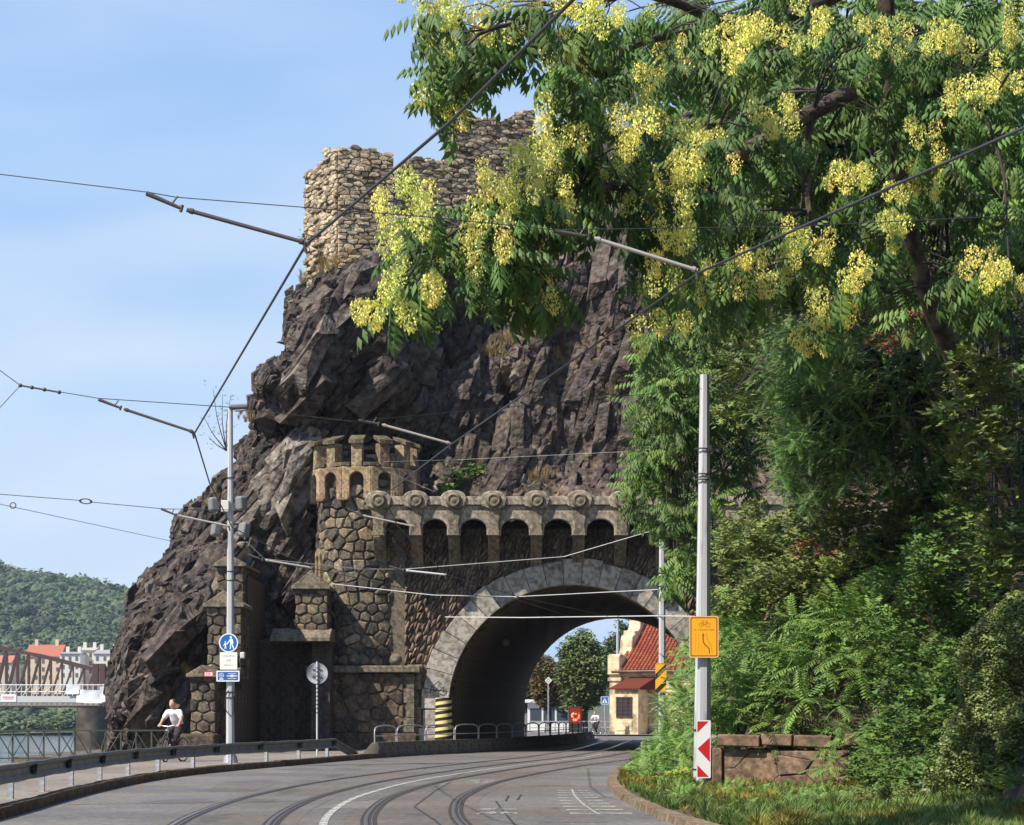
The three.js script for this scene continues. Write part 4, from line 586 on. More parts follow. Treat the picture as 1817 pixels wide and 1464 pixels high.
{   // tram pole with the orange diversion sign and the chevron
  const Z = 41.6, s = F / Z, Y = y => EYE + (HY - y) / s - .1, X = x => (x - 1246) / s, t = trafficPole('tram_pole', 'pale tram pole carrying an orange cycle diversion sign and red white chevron', 1246, 1412, Z, Y(665), .195, .10);
  t.children[0].rotation.z = -.006;
  for (const y of [797, 842, 852]) band(t, Y(y), .15); part(t, 'wire_clamp', box(.1, .12, .14, .14, Y(797), .06, .01), M.iron); part(t, 'pole_foot', at(new THREE.CylinderGeometry(.22, .27, .3, 8), 0, .05, 0), M.steel);
  const or = canvasTex(512, 724, c => { c.fillStyle = '#f2b872'; c.fillRect(0, 0, 512, 724); const rr = (x, y, w, h, r) => { c.beginPath(); c.moveTo(x + r, y); c.lineTo(x + w - r, y); c.quadraticCurveTo(x + w, y, x + w, y + r); c.lineTo(x + w, y + h - r); c.quadraticCurveTo(x + w, y + h, x + w - r, y + h); c.lineTo(x + r, y + h); c.quadraticCurveTo(x, y + h, x, y + h - r); c.lineTo(x, y + r); c.quadraticCurveTo(x, y, x + r, y); c.fill(); };
    c.fillStyle = '#7a4408'; rr(22, 22, 468, 680, 30); c.fillStyle = '#f7b01d'; rr(40, 40, 432, 644, 20);
    c.strokeStyle = '#8a5208'; c.fillStyle = '#8a5208'; c.lineWidth = 7; for (const x of [210, 330]) { c.beginPath(); c.arc(x, 156, 36, 0, 7); c.stroke(); } c.beginPath(); c.moveTo(210, 156); c.lineTo(244, 104); c.lineTo(306, 104); c.lineTo(270, 160); c.lineTo(210, 156); c.moveTo(244, 104); c.lineTo(232, 84); c.moveTo(218, 84); c.lineTo(250, 84); c.moveTo(330, 156); c.lineTo(302, 84); c.lineTo(322, 78); c.moveTo(270, 160); c.lineTo(240, 96); c.stroke();
    c.font = '700 33px sans-serif'; c.textAlign = 'center'; c.fillText('A2 - V KOLEJÍCH TRAM', 258, 252);
    c.strokeStyle = '#e29a12'; c.lineWidth = 10; for (const x of [110, 166, 222, 268]) { c.beginPath(); c.moveTo(x, x > 200 ? 480 : 300); c.lineTo(x, 640); c.stroke(); }
    c.strokeStyle = '#8a4a06'; c.lineWidth = 20; c.beginPath(); c.moveTo(242, 330); c.lineTo(242, 420); c.quadraticCurveTo(244, 460, 270, 490); c.lineTo(330, 548); c.quadraticCurveTo(350, 568, 350, 600); c.lineTo(350, 648); c.stroke(); c.beginPath(); c.moveTo(242, 290); c.lineTo(218, 344); c.lineTo(268, 344); c.fill(); c.strokeStyle = '#bb7c0c'; c.lineWidth = 8; c.beginPath(); c.moveTo(302, 300); c.quadraticCurveTo(304, 370, 330, 420); c.quadraticCurveTo(390, 520, 400, 640); c.stroke(); });
  addPlate(t, 'orange_sign', plate(.60, .85, .02, or, 'orange_sign_print', .05), V(X(1247), Y(1131), .26));
  const ch = canvasTex(128, 512, c => { c.fillStyle = '#e8e8e6'; c.fillRect(0, 0, 128, 512); c.fillStyle = '#c61a22'; c.beginPath(); c.moveTo(8, 10); c.lineTo(112, 10); c.lineTo(8, 112); c.fill(); c.beginPath(); c.moveTo(122, 150); c.lineTo(10, 252); c.lineTo(122, 372); c.fill(); c.beginPath(); c.moveTo(8, 396); c.lineTo(112, 502); c.lineTo(8, 502); c.fill(); });
  addPlate(t, 'chevron_plate', plate(.29, 1.18, .02, ch, 'chevron_print', .03), V(X(1246), Y(1329), .3)); for (const y of [1105, 1160, 1295, 1365]) band(t, Y(y), .19);
}
{
  const Z = 68, s = F / Z, Y = y => EYE + (HY - y) / s - .1, X = x => (x - 1175) / s, t = trafficPole('tram_pole', 'pale tram pole with a small yellow black hazard plate beside the tunnel', 1175, 1330, Z, Y(872), .135, .10);
  for (const y of [1017, 1040, 1092]) band(t, Y(y), .13); part(t, 'wire_clamp', box(.1, .14, .14, .12, Y(1015), .04, .01), M.iron);
  const hz = canvasTex(128, 320, c => { c.fillStyle = '#f4b728'; c.fillRect(0, 0, 128, 320); c.fillStyle = '#33291f'; for (const y of [20, 190]) { c.beginPath(); c.moveTo(0, y + 100); c.lineTo(128, y - 20); c.lineTo(128, y + 45); c.lineTo(0, y + 165); c.fill(); } });
  addPlate(t, 'hazard_plate', plate(.37, .98, .02, hz, 'hazard_print', .06), V(X(1172), Y(1203), .2)); 
}
// low sandstone retaining wall under the slope
{
  const t = thing('retaining_wall', 'low weathered brown sandstone wall with coping under the green slope', 'retaining wall'), rnd = rngOf(301), Z = 41.3, s = F / Z, a = px(1267, 1312, Z), b = px(1522, 1330, Z - .9), L = b.x - a.x, wm = tones('sandstone', [[.27, .185, .135], [.31, .215, .155], [.24, .168, .126], [.29, .215, .16]]);
  const q = new THREE.Quaternion().setFromAxisAngle(V(0, 1, 0), -.9 / L * .9), put = (x, y) => ({ p: V(x, y, .0).applyQuaternion(q).add(V(a.x, 0, a.z)), q });
  const core = part(t, 'wall_core', box(L, 1.3, .6, L / 2, .3, -.36), wm[2]); core.position.set(a.x, 0, a.z); core.quaternion.copy(q);
  const top = a.y + .0, polys = []; for (const p of cells(L, top, .75, .5, rnd, { joint: .010, jitter: .48 })) { const g = cutBox(p.map(v => [v[0], v[1] - .15]), .22, -.1, L, top - .22); if (g.length > 2) polys.push(g); }
  layStones(t, 'wall_stone', polys, put, wm, rnd, { depth: .035, vary: 1.7, top: .9 });
  for (let x = .1, k = 0; x < L - .2; k++) { const w = .45 + .5 * rnd(), c = part(t, 'coping_stone', box(Math.min(w, L - x) - .03, .24, .5, 0, 0, 0, .035), wm[k % 4]), u = put(x + w / 2, top - .02); c.position.copy(u.p).add(V(0, 0, -.1)); c.quaternion.copy(q); c.rotation.z += (rnd() - .5) * .16; c.position.y += (rnd() - .6) * .1; c.position.z += (rnd() - .5) * .12; x += w; }
  part(t, 'end_pier', box(.2, 1.28, .3, a.x + .06, .35, a.z - .05, .03), wm[1]);
}
// ---------------------------------------------------------------- beyond the tunnel: little house, signs, fence
{
  const Z0 = 154, s = F / Z0, HT = .5, X = x => (x - 1084) / s / Math.cos(HT), Y = y => EYE + (HY - y) / s, t = thing('tollhouse', 'small cream house with red tiled roof and curved gable behind the tunnel', 'house', V((1084 - CX) / s, 0, -Z0)); t.rotation.y = -HT;
  const plaster = mat('cream_plaster', col(.68, .56, .38), .9, { map: grainTex(256, 8, .35, .9, [1, .98, .94], .35, 55) }), tile = tones('roof_tile', [[.37, .10, .062], [.32, .085, .055], [.41, .125, .075]]), wood = mat('brown_window_wood', col(.07, .03, .02), .6);
  const x0 = X(1084), x1 = X(1084) + 11, eave = Y(1192), W = 9;
  part(t, 'wall', box(x1 - x0, eave, W, (x0 + x1) / 2, eave / 2, -W / 2), plaster); part(t, 'cornice', box(x1 - x0 + .2, .35, .3, (x0 + x1) / 2 + .1, eave - .15, .05, .05), plaster);
  part(t, 'corner_pilaster', box(.9, eave, .3, x0 + .45, eave / 2, .1, .03), plaster); part(t, 'pilaster_cap', box(1.15, .28, .5, x0 + .45, eave - .6, .12, .06), plaster);
  // roof slope towards us, tile by tile, flaring at the eaves
  const ridge = Y(1098), rows = 20, colsN = 34, slope = v => [lerp(.45, -W / 2, v), eave + (ridge - eave) * (v * .78 + .22 * v * v)], ts = [];
  const roof = part(t, 'roof', bufGeo([...Array(rows + 1).keys()].flatMap(j => { const [z, y] = slope(j / rows); return [x0 + .5, y - .05, z, x1, y - .05, z]; }), [...Array(rows).keys()].flatMap(j => [2 * j, 2 * j + 1, 2 * j + 2, 2 * j + 1, 2 * j + 3, 2 * j + 2])), tile[1]);
  const list = [[], [], []], rnd = rngOf(9); for (let j = 0; j < rows; j++) for (let i = 0; i < colsN; i++) { const [z0, y0] = slope(j / rows), [z1, y1] = slope((j + 1.25) / rows), w = (x1 - x0 - .5) / colsN, g = new THREE.CylinderGeometry(w * .42, w * .52, Math.hypot(z1 - z0, y1 - y0), 5, 1, true, Math.PI / 2, Math.PI); g.rotateY(Math.PI); g.rotateX(-Math.atan2(-(z1 - z0), y1 - y0)); g.translate(x0 + .5 + (i + .5) * w, (y0 + y1) / 2 + .02, (z0 + z1) / 2); list[Math.floor(rnd() * 3)].push(g); }
  list.forEach((l, i) => part(roof, 'roof_tiles', l, tile[i], 'stuff')); part(t, 'gutter', bar(V(x0 + .3, eave + .0, .5), V(x1, eave, .5), .09, .09, 8), M.ledge);
  // curved gable wall at the river end
  const gs = new THREE.Shape(); const G = (z, y) => [z, y]; gs.moveTo(.5, eave - .2); gs.lineTo(.5, eave + 1.15); gs.quadraticCurveTo(.2, eave + 1.5, -.6, eave + 1.2); gs.quadraticCurveTo(-1.4, eave + .9, -1.7, eave + 1.9); gs.quadraticCurveTo(-1.7, eave + 2.9, -2.3, eave + 2.9); gs.lineTo(-2.3, eave + 3.2); gs.quadraticCurveTo(-3.3, eave + 3.1, -3.3, eave + 3.9); gs.quadraticCurveTo(-3.6, eave + 4.6, -4.5, eave + 4.6); gs.lineTo(-4.5, eave - .2); gs.lineTo(.5, eave - .2);
  const gg = extrude(gs, .9, .05); gg.rotateY(-Math.PI / 2); gg.translate(x0 + .9, 0, 0); boxUv(gg); part(t, 'curved_gable', gg, plaster);
  // bay with leaded window
  const b0 = X(1109), b1 = X(1149), bt = Y(1222), bz = 1.9; part(t, 'bay', box(b1 - b0, bt, bz, (b0 + b1) / 2, bt / 2, bz / 2 - .02, .02), plaster);
  const br = part(t, 'bay_roof', bufGeo([b0 - .3, bt + .02, bz + .25, b1 + .25, bt + .02, bz + .25, b1 + .6, Y(1202), .0, b0 + .35, Y(1202), .0, b0 - .3, bt - .1, bz + .25, b1 + .25, bt - .1, bz + .25, b1 + .6, bt - .1, 0, b0 - .3, bt - .1, 0], [0, 1, 2, 0, 2, 3, 4, 5, 1, 4, 1, 0, 1, 5, 6, 1, 6, 2, 7, 4, 0, 7, 0, 3, 4, 7, 6, 4, 6, 5]).toNonIndexed(), tile[0]); br.geometry.computeVertexNormals();
  const w0 = X(1113), w1 = X(1138), wy0 = Y(1272), wy1 = Y(1238), win = part(t, 'window', box(w1 - w0, wy1 - wy0, .06, (w0 + w1) / 2, (wy0 + wy1) / 2, bz), mat('dark_glass', col(.03, .03, .035), .1)); 
  part(win, 'window_frame', [box(w1 - w0 + .12, .08, .1, (w0 + w1) / 2, wy0, bz + .02), box(w1 - w0 + .12, .08, .1, (w0 + w1) / 2, wy1, bz + .02), ...[0, 1, 2, 3].map(i => box(.07, wy1 - wy0, .09, lerp(w0, w1, i / 3), (wy0 + wy1) / 2, bz + .03)), ...[1, 2, 3, 4].map(i => box(w1 - w0, .05, .08, (w0 + w1) / 2, lerp(wy0, wy1, i / 5), bz + .03))], wood);
  for (let i = 0; i < 3; i++) part(win, 'blind_arch', at(new THREE.TorusGeometry(.24, .05, 5, 12, Math.PI), lerp(w0, w1, (i + .5) / 3), wy1 + .3, bz), plaster); part(t, 'relief_panel', box(w1 - w0 + .1, .7, .06, (w0 + w1) / 2, Y(1288), bz, .02), plaster);
  part(t, 'footing', box(x1 - x0 + .3, .3, .3, (x0 + x1) / 2, .15, .12, .03), M.ledge);
  const pv = new THREE.PlaneGeometry(16, 7); pv.rotateX(-Math.PI / 2); pv.translate((1165 - CX) / s, .1, -Z0 + 2); boxUv(pv); structure('house_pavement', pv, pave);
}
const signPost = (x, yTop, Z, label, draw, w, h, diamond) => { const p = px(x, 0, Z), s = F / Z, t = thing('road_sign', label, 'road sign', V(p.x, 0, p.z)), top = EYE + (HY - yTop) / s; const g = new THREE.CylinderGeometry(.05, .05, top, 8); g.translate(0, top / 2, 0); part(t, 'post', g, M.steel); const o = addPlate(t, 'sign_plate', plate(w, h, .02, canvasTex(128, 128, draw), label.split(' ').join('_'), .04), V(0, top - h / 2 * (diamond ? 1.2 : 1), .08)); if (diamond) o.rotation.z = Math.PI / 4; return t; };
signPost(1073, 1236, 150, 'square blue pedestrian crossing sign near the cream house corner', c => { c.fillStyle = '#dfe8f0'; c.fillRect(0, 0, 128, 128); c.fillStyle = '#2f6fb5'; c.fillRect(8, 8, 112, 112); c.fillStyle = '#f0f0f0'; c.beginPath(); c.moveTo(64, 22); c.lineTo(108, 102); c.lineTo(20, 102); c.fill(); c.fillStyle = '#222'; c.beginPath(); c.arc(64, 48, 7, 0, 7); c.fill(); c.lineWidth = 9; c.strokeStyle = '#222'; c.beginPath(); c.moveTo(64, 56); c.lineTo(62, 76); c.lineTo(52, 98); c.moveTo(62, 76); c.lineTo(76, 98); c.stroke(); }, .58, .58);
signPost(973, 1202, 140, 'small white diamond priority sign at the far tunnel mouth', c => { c.fillStyle = '#e6ebe6'; c.fillRect(0, 0, 128, 128); c.fillStyle = '#7f8c86'; c.fillRect(26, 26, 76, 76); c.fillStyle = '#e6ebe6'; c.fillRect(44, 44, 40, 40); }, .36, .36, true);
{
  const Z = 158, s = F / Z, p = px(1021, 1302, Z), t = thing('advertising_panel', 'red lit poster panel in a dark frame by the far railing', 'poster panel', V(p.x, 0, p.z));
  const tex = canvasTex(128, 160, c => { const r = rngOf(12); c.fillStyle = '#8f1d16'; c.fillRect(0, 0, 128, 160); for (let i = 0; i < 60; i++) { const a = r() * 6.28, d = 24 + r() * 26; c.fillStyle = ['#e9843a', '#f3c07a', '#d84427', '#f6e3c2'][Math.floor(r() * 4)]; c.beginPath(); c.arc(64 + Math.cos(a) * d, 84 + Math.sin(a) * d, 4 + r() * 7, 0, 7); c.fill(); } });
  part(t, 'frame', box(1.05, 2.1, .25, 0, 1.15, 0, .04), M.black); const pl = plate(.85, 1.25, .02, tex, 'poster_print'); addPlate(t, 'poster', pl, V(0, 1.45, .15)); part(t, 'foot', box(.9, .2, .5, 0, .1, 0), M.concrete);
}
{   // long fence and a low white kiosk roof beyond the square
  const Z = 165, t = thing('steel_fence', 'low grey steel fence along the far side of the square', 'fence'); const a = px(940, 1300, Z).x, b = px(1090, 1300, Z).x; for (const y of [.5, 1.0]) part(t, 'rail', bar(V(a, y, -Z), V(b, y, -Z), .04), M.steel); for (let i = 0; i <= 10; i++) part(t, 'post', bar(V(lerp(a, b, i / 10), 0, -Z), V(lerp(a, b, i / 10), 1.05, -Z), .05), M.steel);
  const k = thing('white_kiosk', 'low white flat roofed pavilion beyond the square', 'pavilion', V(px(985, 1300, 185).x, 0, -185)); part(k, 'wall', box(5, 2.6, 3, 0, 1.3, 0), mat('white_wall', col(.7, .7, .68), .8)); part(k, 'roof_slab', box(5.8, .3, 3.8, 0, 2.75, 0, .04), mat('white_wall', col(.7, .7, .68), .8)); for (let i = 0; i < 4; i++) part(k, 'window', box(1.0, 1.2, .05, -1.8 + i * 1.2, 1.5, 1.52), mat('kiosk_glass', col(.05, .07, .09), .15));
  const q = px(1096, 1290, 172), l = thing('street_pole', 'thin pale lighting pole rising behind the cream house gable', 'lamp post', V(q.x, 0, q.z)); pole(l, EYE + (HY - 1104) / (F / 172), .16, .11, 8);
}
// ---------------------------------------------------------------- up the river: lattice railway bridge, far bank, town, hill
const brown = mat('bridge_paint', col(.065, .032, .027), .7), deckM = mat('bridge_deck', col(.42, .41, .40), .8, { map: T.stone });
{
  const Z = 330, s = F / Z, X = x => (x - CX) / s, Y = y => EYE + (HY - y) / s, t = thing('lattice_bridge', 'brown iron lattice railway bridge with arched trusses across the river', 'bridge');
  const chord = table([[-150, 1118], [-60, 1134], [0, 1151], [50, 1160], [100, 1172], [150, 1185], [178, 1190], [205, 1178], [260, 1163], [330, 1152], [420, 1150]]), deck = Y(1236), zz = [0, -8.5];
  for (const dz of zz) {
    const xs = []; for (let x = -150; x <= 400; x += 20) xs.push(x);
    for (let i = 0; i + 1 < xs.length; i++) { const a = V(X(xs[i]), Y(chord(xs[i])), -Z + dz), b = V(X(xs[i + 1]), Y(chord(xs[i + 1])), -Z + dz); part(t, 'top_chord', beam(a, b, .42, .42), brown); part(t, 'upright', beam(V(a.x, deck, a.z), a, .24, .24), brown); part(t, 'diagonal', beam(V(a.x, deck, a.z), b, .26, .26), brown);  }
    part(t, 'bottom_chord', box(X(400) - X(-150), .8, .5, (X(-150) + X(400)) / 2, deck, -Z + dz), brown);
  }
  part(t, 'deck', box(X(400) - X(-150), 1.0, 9.5, (X(-150) + X(400)) / 2, deck - 1.2, -Z - 4.2), deckM);
  part(t, 'walkway', box(X(400) - X(-150), .3, 1.8, (X(-150) + X(400)) / 2, Y(1254), -Z + 1.6), stoneMat('walkway_beam', col(.40, .30, .24)));
  const pier = extrude([[-3.2, -9], [3.2, -9], [2.6, deck - 1.6], [-2.6, deck - 1.6]], 12, .1); pier.translate(X(190), 0, -Z - 10); boxUv(pier); part(t, 'pier', pier, stoneMat('pier_stone', col(.15, .135, .12))); part(t, 'pier_cutwater', at(new THREE.CylinderGeometry(2.3, 3.0, deck + 7.2, 14), X(168), (deck - 10.8) / 2, -Z + 2.4), stoneMat('pier_stone2', col(.12, .10, .085)));
  for (const x of [172, 184]) part(t, 'portal_post', box(.9, Y(1178) - deck, .9, X(x), (deck + Y(1178)) / 2, -Z + 1), brown);
  // scaffold hung on the near side, partly wrapped in white sheeting
  const sc = thing('bridge_scaffold', 'pale tube scaffold hung along the bridge with white sheeting', 'scaffold'); const tubeM = mat('scaffold_tube', col(.62, .62, .60), .5);
  for (const y of [1216, 1228, 1238, 1247]) part(sc, 'ledger', bar(V(X(-120), Y(y), -Z + 3), V(X(225), Y(y), -Z + 3), .09, .09, 5), tubeM); for (let x = -116; x < 226; x += 9) part(sc, 'standard', bar(V(X(x), Y(1254), -Z + 3), V(X(x), Y(1214), -Z + 3), .07, .07, 5), tubeM); for (let x = -116; x < 120; x += 18) part(sc, 'brace', bar(V(X(x), Y(1238), -Z + 3.1), V(X(x + 18), Y(1216), -Z + 3.1), .05, .05, 4), tubeM);
  part(sc, 'platform', box(X(225) - X(-120), .25, 1.6, (X(-120) + X(225)) / 2, Y(1246), -Z + 3), mat('pale_boards', col(.6, .58, .54), .8)); part(sc, 'edge_board', box(X(225) - X(-120), 1.0, .1, (X(-120) + X(225)) / 2, Y(1241), -Z + 3.95), mat('pale_boards2', col(.5, .5, .48), .8));
  const sheet = (x0, x1, y0, y1, seed) => { const g = new THREE.PlaneGeometry(X(x1) - X(x0), Y(y0) - Y(y1), 16, 8), p = g.attributes.position; for (let i = 0; i < p.count; i++) { p.setZ(i, .35 * fbm(p.getX(i) * .5, p.getY(i) * .5, seed, 3)); p.setY(i, p.getY(i) + .3 * noise3(p.getX(i) * .6, 0, seed)); } g.computeVertexNormals(); g.translate(X((x0 + x1) / 2), Y((y0 + y1) / 2), -Z + 4.3); part(sc, 'white_sheet', g, mat('white_sheeting', col(.72, .72, .73), .7, { side: THREE.DoubleSide })); };
  sheet(128, 150, 1215, 1232, 3); sheet(145, 190, 1222, 1245, 5); sheet(186, 226, 1216, 1244, 8); 
  const bn = canvasTex(128, 64, c => { c.fillStyle = '#eceaea'; c.fillRect(0, 0, 128, 64); c.fillStyle = '#c9737a'; c.fillRect(16, 20, 96, 10); c.fillRect(24, 36, 80, 8); }); addPlate(sc, 'banner', plate(2.5, 1.25, .04, bn, 'banner_print'), V(X(26), Y(1239), -Z + 4.1));
}
// wooded far hill
const hillTop = table([[-900, 1000], [-300, 985], [-60, 1002], [0, 1018], [60, 1036], [130, 1040], [200, 1056], [250, 1072], [330, 1095], [500, 1130], [800, 1165], [1200, 1200]]);
function hillHeight(X, Z) { const c = X / 1300 * F + CX, top = EYE + (HY - hillTop(c)) / F * 1300, k = smooth(720, 1300, Z); return -4 + 2 * smooth(600, 640, Z) + (top + 2) * (k * .85 + .15 * sm(k)) * lerp(1, .9, smooth(1300, 1800, Z)) + 4 * fbm(X * .01, Z * .01, 2, 3); }
{
  const P = [], I = [], U = [], nx = 90, nz = 50; for (let j = 0; j <= nz; j++) for (let i = 0; i <= nx; i++) { const X = lerp(-900, 700, i / nx), Z = lerp(600, 2000, j / nz); P.push(X, hillHeight(X, Z), -Z); U.push(X, Z); }
  for (let j = 0; j < nz; j++) for (let i = 0; i < nx; i++) { const a = j * (nx + 1) + i, b = a + nx + 1; I.push(a, a + 1, b, a + 1, b + 1, b); } structure('far_hill', bufGeo(P, I, U), mat('hill_soil', col(.07, .085, .04), .95));
}
function farHouse(x0, x1, yTop, yEave, Z, wallC, roofC, label, gable) {
  const s = F / Z, X = x => (x - CX) / s, Y = y => EYE + (HY - y) / s, w = X(x1) - X(x0), g0 = hillHeight(X(x0), Z) - 3, e = Y(yEave), r = Y(yTop), d = 14, t = thing('town_house', label, 'house', V((X(x0) + X(x1)) / 2, 0, -Z), 'town houses on the far bank');
  const wm = mat('far_wall_' + wallC.join('_'), col(...wallC), .9), rm = mat('far_roof_' + roofC.join('_'), col(...roofC), .9); part(t, 'wall', box(w, e - g0, d, 0, (e + g0) / 2, -d / 2), wm);
  if (gable) { const g = extrude([[-w / 2, 0], [w / 2, 0], [0, r - e]], d, 0); g.translate(0, e, -d); part(t, 'roof', g, rm); } else { const g = extrude([[.6, 0], [-d - .6, 0], [-d / 2, r - e]], w + .4, 0); g.rotateY(-Math.PI / 2); g.translate(w / 2 + .2, e, 0); part(t, 'roof', g, rm); }
  for (const fx of [-.3, .28]) part(t, 'chimney', box(1.2, r - e + 2, 1.2, fx * w, (r + e) / 2 + 1, -d / 2), wm);
  const n = Math.max(2, Math.round(w / 2.6)), wg = mat('far_window', col(.10, .11, .13), .3); for (let f = 0; f < 3; f++) for (let i = 0; i < n; i++) part(t, 'window', box(.95, 1.5, .1, -w / 2 + (i + .5) * w / n, e - 1.8 - f * 3, .06), wg);
}
farHouse(45, 108, 1143, 1165, 760, [.58, .48, .34], [.36, .12, .07], 'cream town house under a broad orange tiled roof beyond the bridge'); farHouse(106, 142, 1156, 1160, 740, [.62, .60, .55], [.30, .29, .28], 'pale grey town house with flat roof line behind the truss'); farHouse(138, 168, 1148, 1154, 750, [.62, .57, .46], [.42, .38, .32], 'tall cream town house with dormers behind the truss'); farHouse(166, 206, 1152, 1160, 735, [.60, .58, .54], [.30, .30, .31], 'white town house with grey mansard next to the orange gable'); farHouse(200, 232, 1146, 1168, 728, [.62, .55, .42], [.46, .13, .07], 'cream town house with orange gabled roof next to the rock', true); farHouse(-60, 20, 1162, 1176, 735, [.55, .45, .36], [.40, .16, .10], 'low brown town house behind the truss arch');
// ---------------------------------------------------------------- leaves, sprigs, tufts
const leafMat = (name, c, rough = .6) => mat(name, c, rough, { transmission: .32, thickness: 0, side: THREE.DoubleSide, specularIntensity: .55 });
function leafletTris(P, base, dir, up, len, wid, fold = .25) {         // one leaflet: four folded faces
  const side = V().crossVectors(dir, up).normalize(), m = base.clone().addScaledVector(dir, len * .42), l = m.clone().addScaledVector(side, -wid).addScaledVector(up, -wid * fold), r = m.clone().addScaledVector(side, wid).addScaledVector(up, -wid * fold), t = base.clone().addScaledVector(dir, len).addScaledVector(up, -len * .12);
  for (const v of [base, l, m, base, m, r, l, t, m, m, t, r]) P.push(v.x, v.y, v.z);
}
function pinnateGeo(pairs, ll, lw, hang, droop, seed) {                // a compound leaf of unit length along +x, upper side +y
  const r = rngOf(seed), P = [], c = t => V(t, -droop * t * t, 0);
  for (let i = 0; i < pairs; i++) for (const s of [-1, 1]) { const t = lerp(.16, .94, i / (pairs - 1)) + (r() - .5) * .02, b = c(t), k = Math.sin(Math.PI * lerp(.22, .86, i / (pairs - 1))); const d = V(.35 + r() * .25, -hang - r() * .25, s * (.95 + r() * .2)).normalize(), u = V(0, 1, 0).addScaledVector(d, -d.y).normalize(); leafletTris(P, b, d, u, ll * (.7 + .4 * k), lw, .3); }
  leafletTris(P, c(.96), V(1, -hang - .4, 0).normalize(), V(.4, 1, 0).normalize(), ll * .9, lw, .3);
  for (let i = 0; i < 5; i++) { const a = c(i / 5), b = c((i + 1) / 5), w = .007; P.push(a.x, a.y, -w, a.x, a.y, w, b.x, b.y, -w, b.x, b.y, -w, a.x, a.y, w, b.x, b.y, w); }
  const g = new THREE.BufferGeometry(); g.setAttribute('position', new THREE.Float32BufferAttribute(P, 3)); g.computeVertexNormals(); return g;
}
function sprigGeo(n, spread, ll, lw, seed, flat = .5) {                // leaves set round a short stem, unit size
  const r = rngOf(seed), P = []; for (let i = 0; i < n; i++) { const b = V((r() - .5) * spread, (r() - .5) * spread * .8, (r() - .5) * spread), a = r() * 6.283, d = V(Math.cos(a), (r() - .55) * 1.3, Math.sin(a)).normalize(), u = V((r() - .5) * .9, 1, (r() - .5) * .9 + flat * .4); u.addScaledVector(d, -d.dot(u)).normalize(); leafletTris(P, b, d, u, ll * (.6 + .7 * r()), lw * (.7 + .6 * r()), .2); }
  const g = new THREE.BufferGeometry(); g.setAttribute('position', new THREE.Float32BufferAttribute(P, 3)); g.computeVertexNormals(); return g;
}
function panicleGeo(seed) {                                           // a hanging bunch of winged seeds, unit size
  const r = rngOf(seed), P = []; for (let i = 0; i < 210; i++) { const t = r(), w = .42 * Math.sin(Math.PI * (.15 + .8 * t)), a = r() * 6.283, q = Math.sqrt(r()), b = V(Math.cos(a) * w * q, .15 - t * .9 + (r() - .5) * .1, Math.sin(a) * w * q), d = V((r() - .5) * 1.6, -.6 - r(), (r() - .5) * 1.6).normalize(), u = V(r() - .5, r() - .5, r() - .5); u.addScaledVector(d, -d.dot(u)).normalize(); leafletTris(P, b, d, u, .11, .03, .1); }
  const g = new THREE.BufferGeometry(); g.setAttribute('position', new THREE.Float32BufferAttribute(P, 3)); g.computeVertexNormals(); return g;
}
function tuftGeo(n, seed, spread = .5, w = .014) { const r = rngOf(seed), P = []; for (let i = 0; i < n; i++) { const a = r() * 6.283, b = V(Math.cos(a) * r() * .18, 0, Math.sin(a) * r() * .18), o = V(Math.cos(a + r()) * spread * r(), .55 + .45 * r(), Math.sin(a + r()) * spread * r()), s = V(-Math.sin(a), 0, Math.cos(a)).multiplyScalar(w), m = b.clone().lerp(o, .55).setY(o.y * .62), t = V(b.x + o.x * 1.15, o.y, b.z + o.z * 1.15); const q = [b.clone().sub(s), b.clone().add(s), m.clone().sub(s), b.clone().add(s), m.clone().add(s), m.clone().sub(s), m.clone().sub(s), m.clone().add(s), t]; for (const v of q) P.push(v.x, v.y, v.z); } const g = new THREE.BufferGeometry(); g.setAttribute('position', new THREE.Float32BufferAttribute(P, 3)); g.computeVertexNormals(); return g; }
const G = { tree: pinnateGeo(6, .36, .062, 1.25, .34, 3), shoot: pinnateGeo(9, .24, .036, .25, .28, 5), fine: pinnateGeo(11, .15, .028, .2, .2, 7), sprig: sprigGeo(16, .9, .34, .13, 11), ivy: sprigGeo(22, 1.0, .26, .13, 13, 1), clump: sprigGeo(60, 1.5, .42, .17, 17), bunch: panicleGeo(19), tuft: tuftGeo(34, 23), weed: tuftGeo(26, 29, .9, .03) };
const LM = { tree: leafMat('tree_leaf', col(.084, .158, .033)), dark: leafMat('dark_leaf', col(.118, .21, .045)), shoot: leafMat('shoot_leaf', col(.18, .31, .07)), broad: leafMat('broad_leaf', col(.19, .25, .065)), ivy: leafMat('ivy_leaf', col(.20, .25, .085), .4), seed: mat('seed_bunch', col(.76, .755, .20), .7, { transmission: .25, thickness: 0, side: THREE.DoubleSide }), grass: leafMat('grass_blade', col(.13, .22, .055), .7), dry: leafMat('dry_grass', col(.34, .26, .13), .8), far: leafMat('far_leaf', col(.072, .112, .045), .7), rust: leafMat('rusty_leaf', col(.26, .10, .05), .7) };
const barkM = mat('bark', col(.10, .075, .058), .95, { map: grainTex(256, 10, .6, .8, [1, .95, .9], 1.5, 47), bumpMap: T.bRock, bumpScale: .03 }), darkBark = mat('dark_bark', col(.045, .038, .034), .95, { bumpMap: T.bRock, bumpScale: .02 });
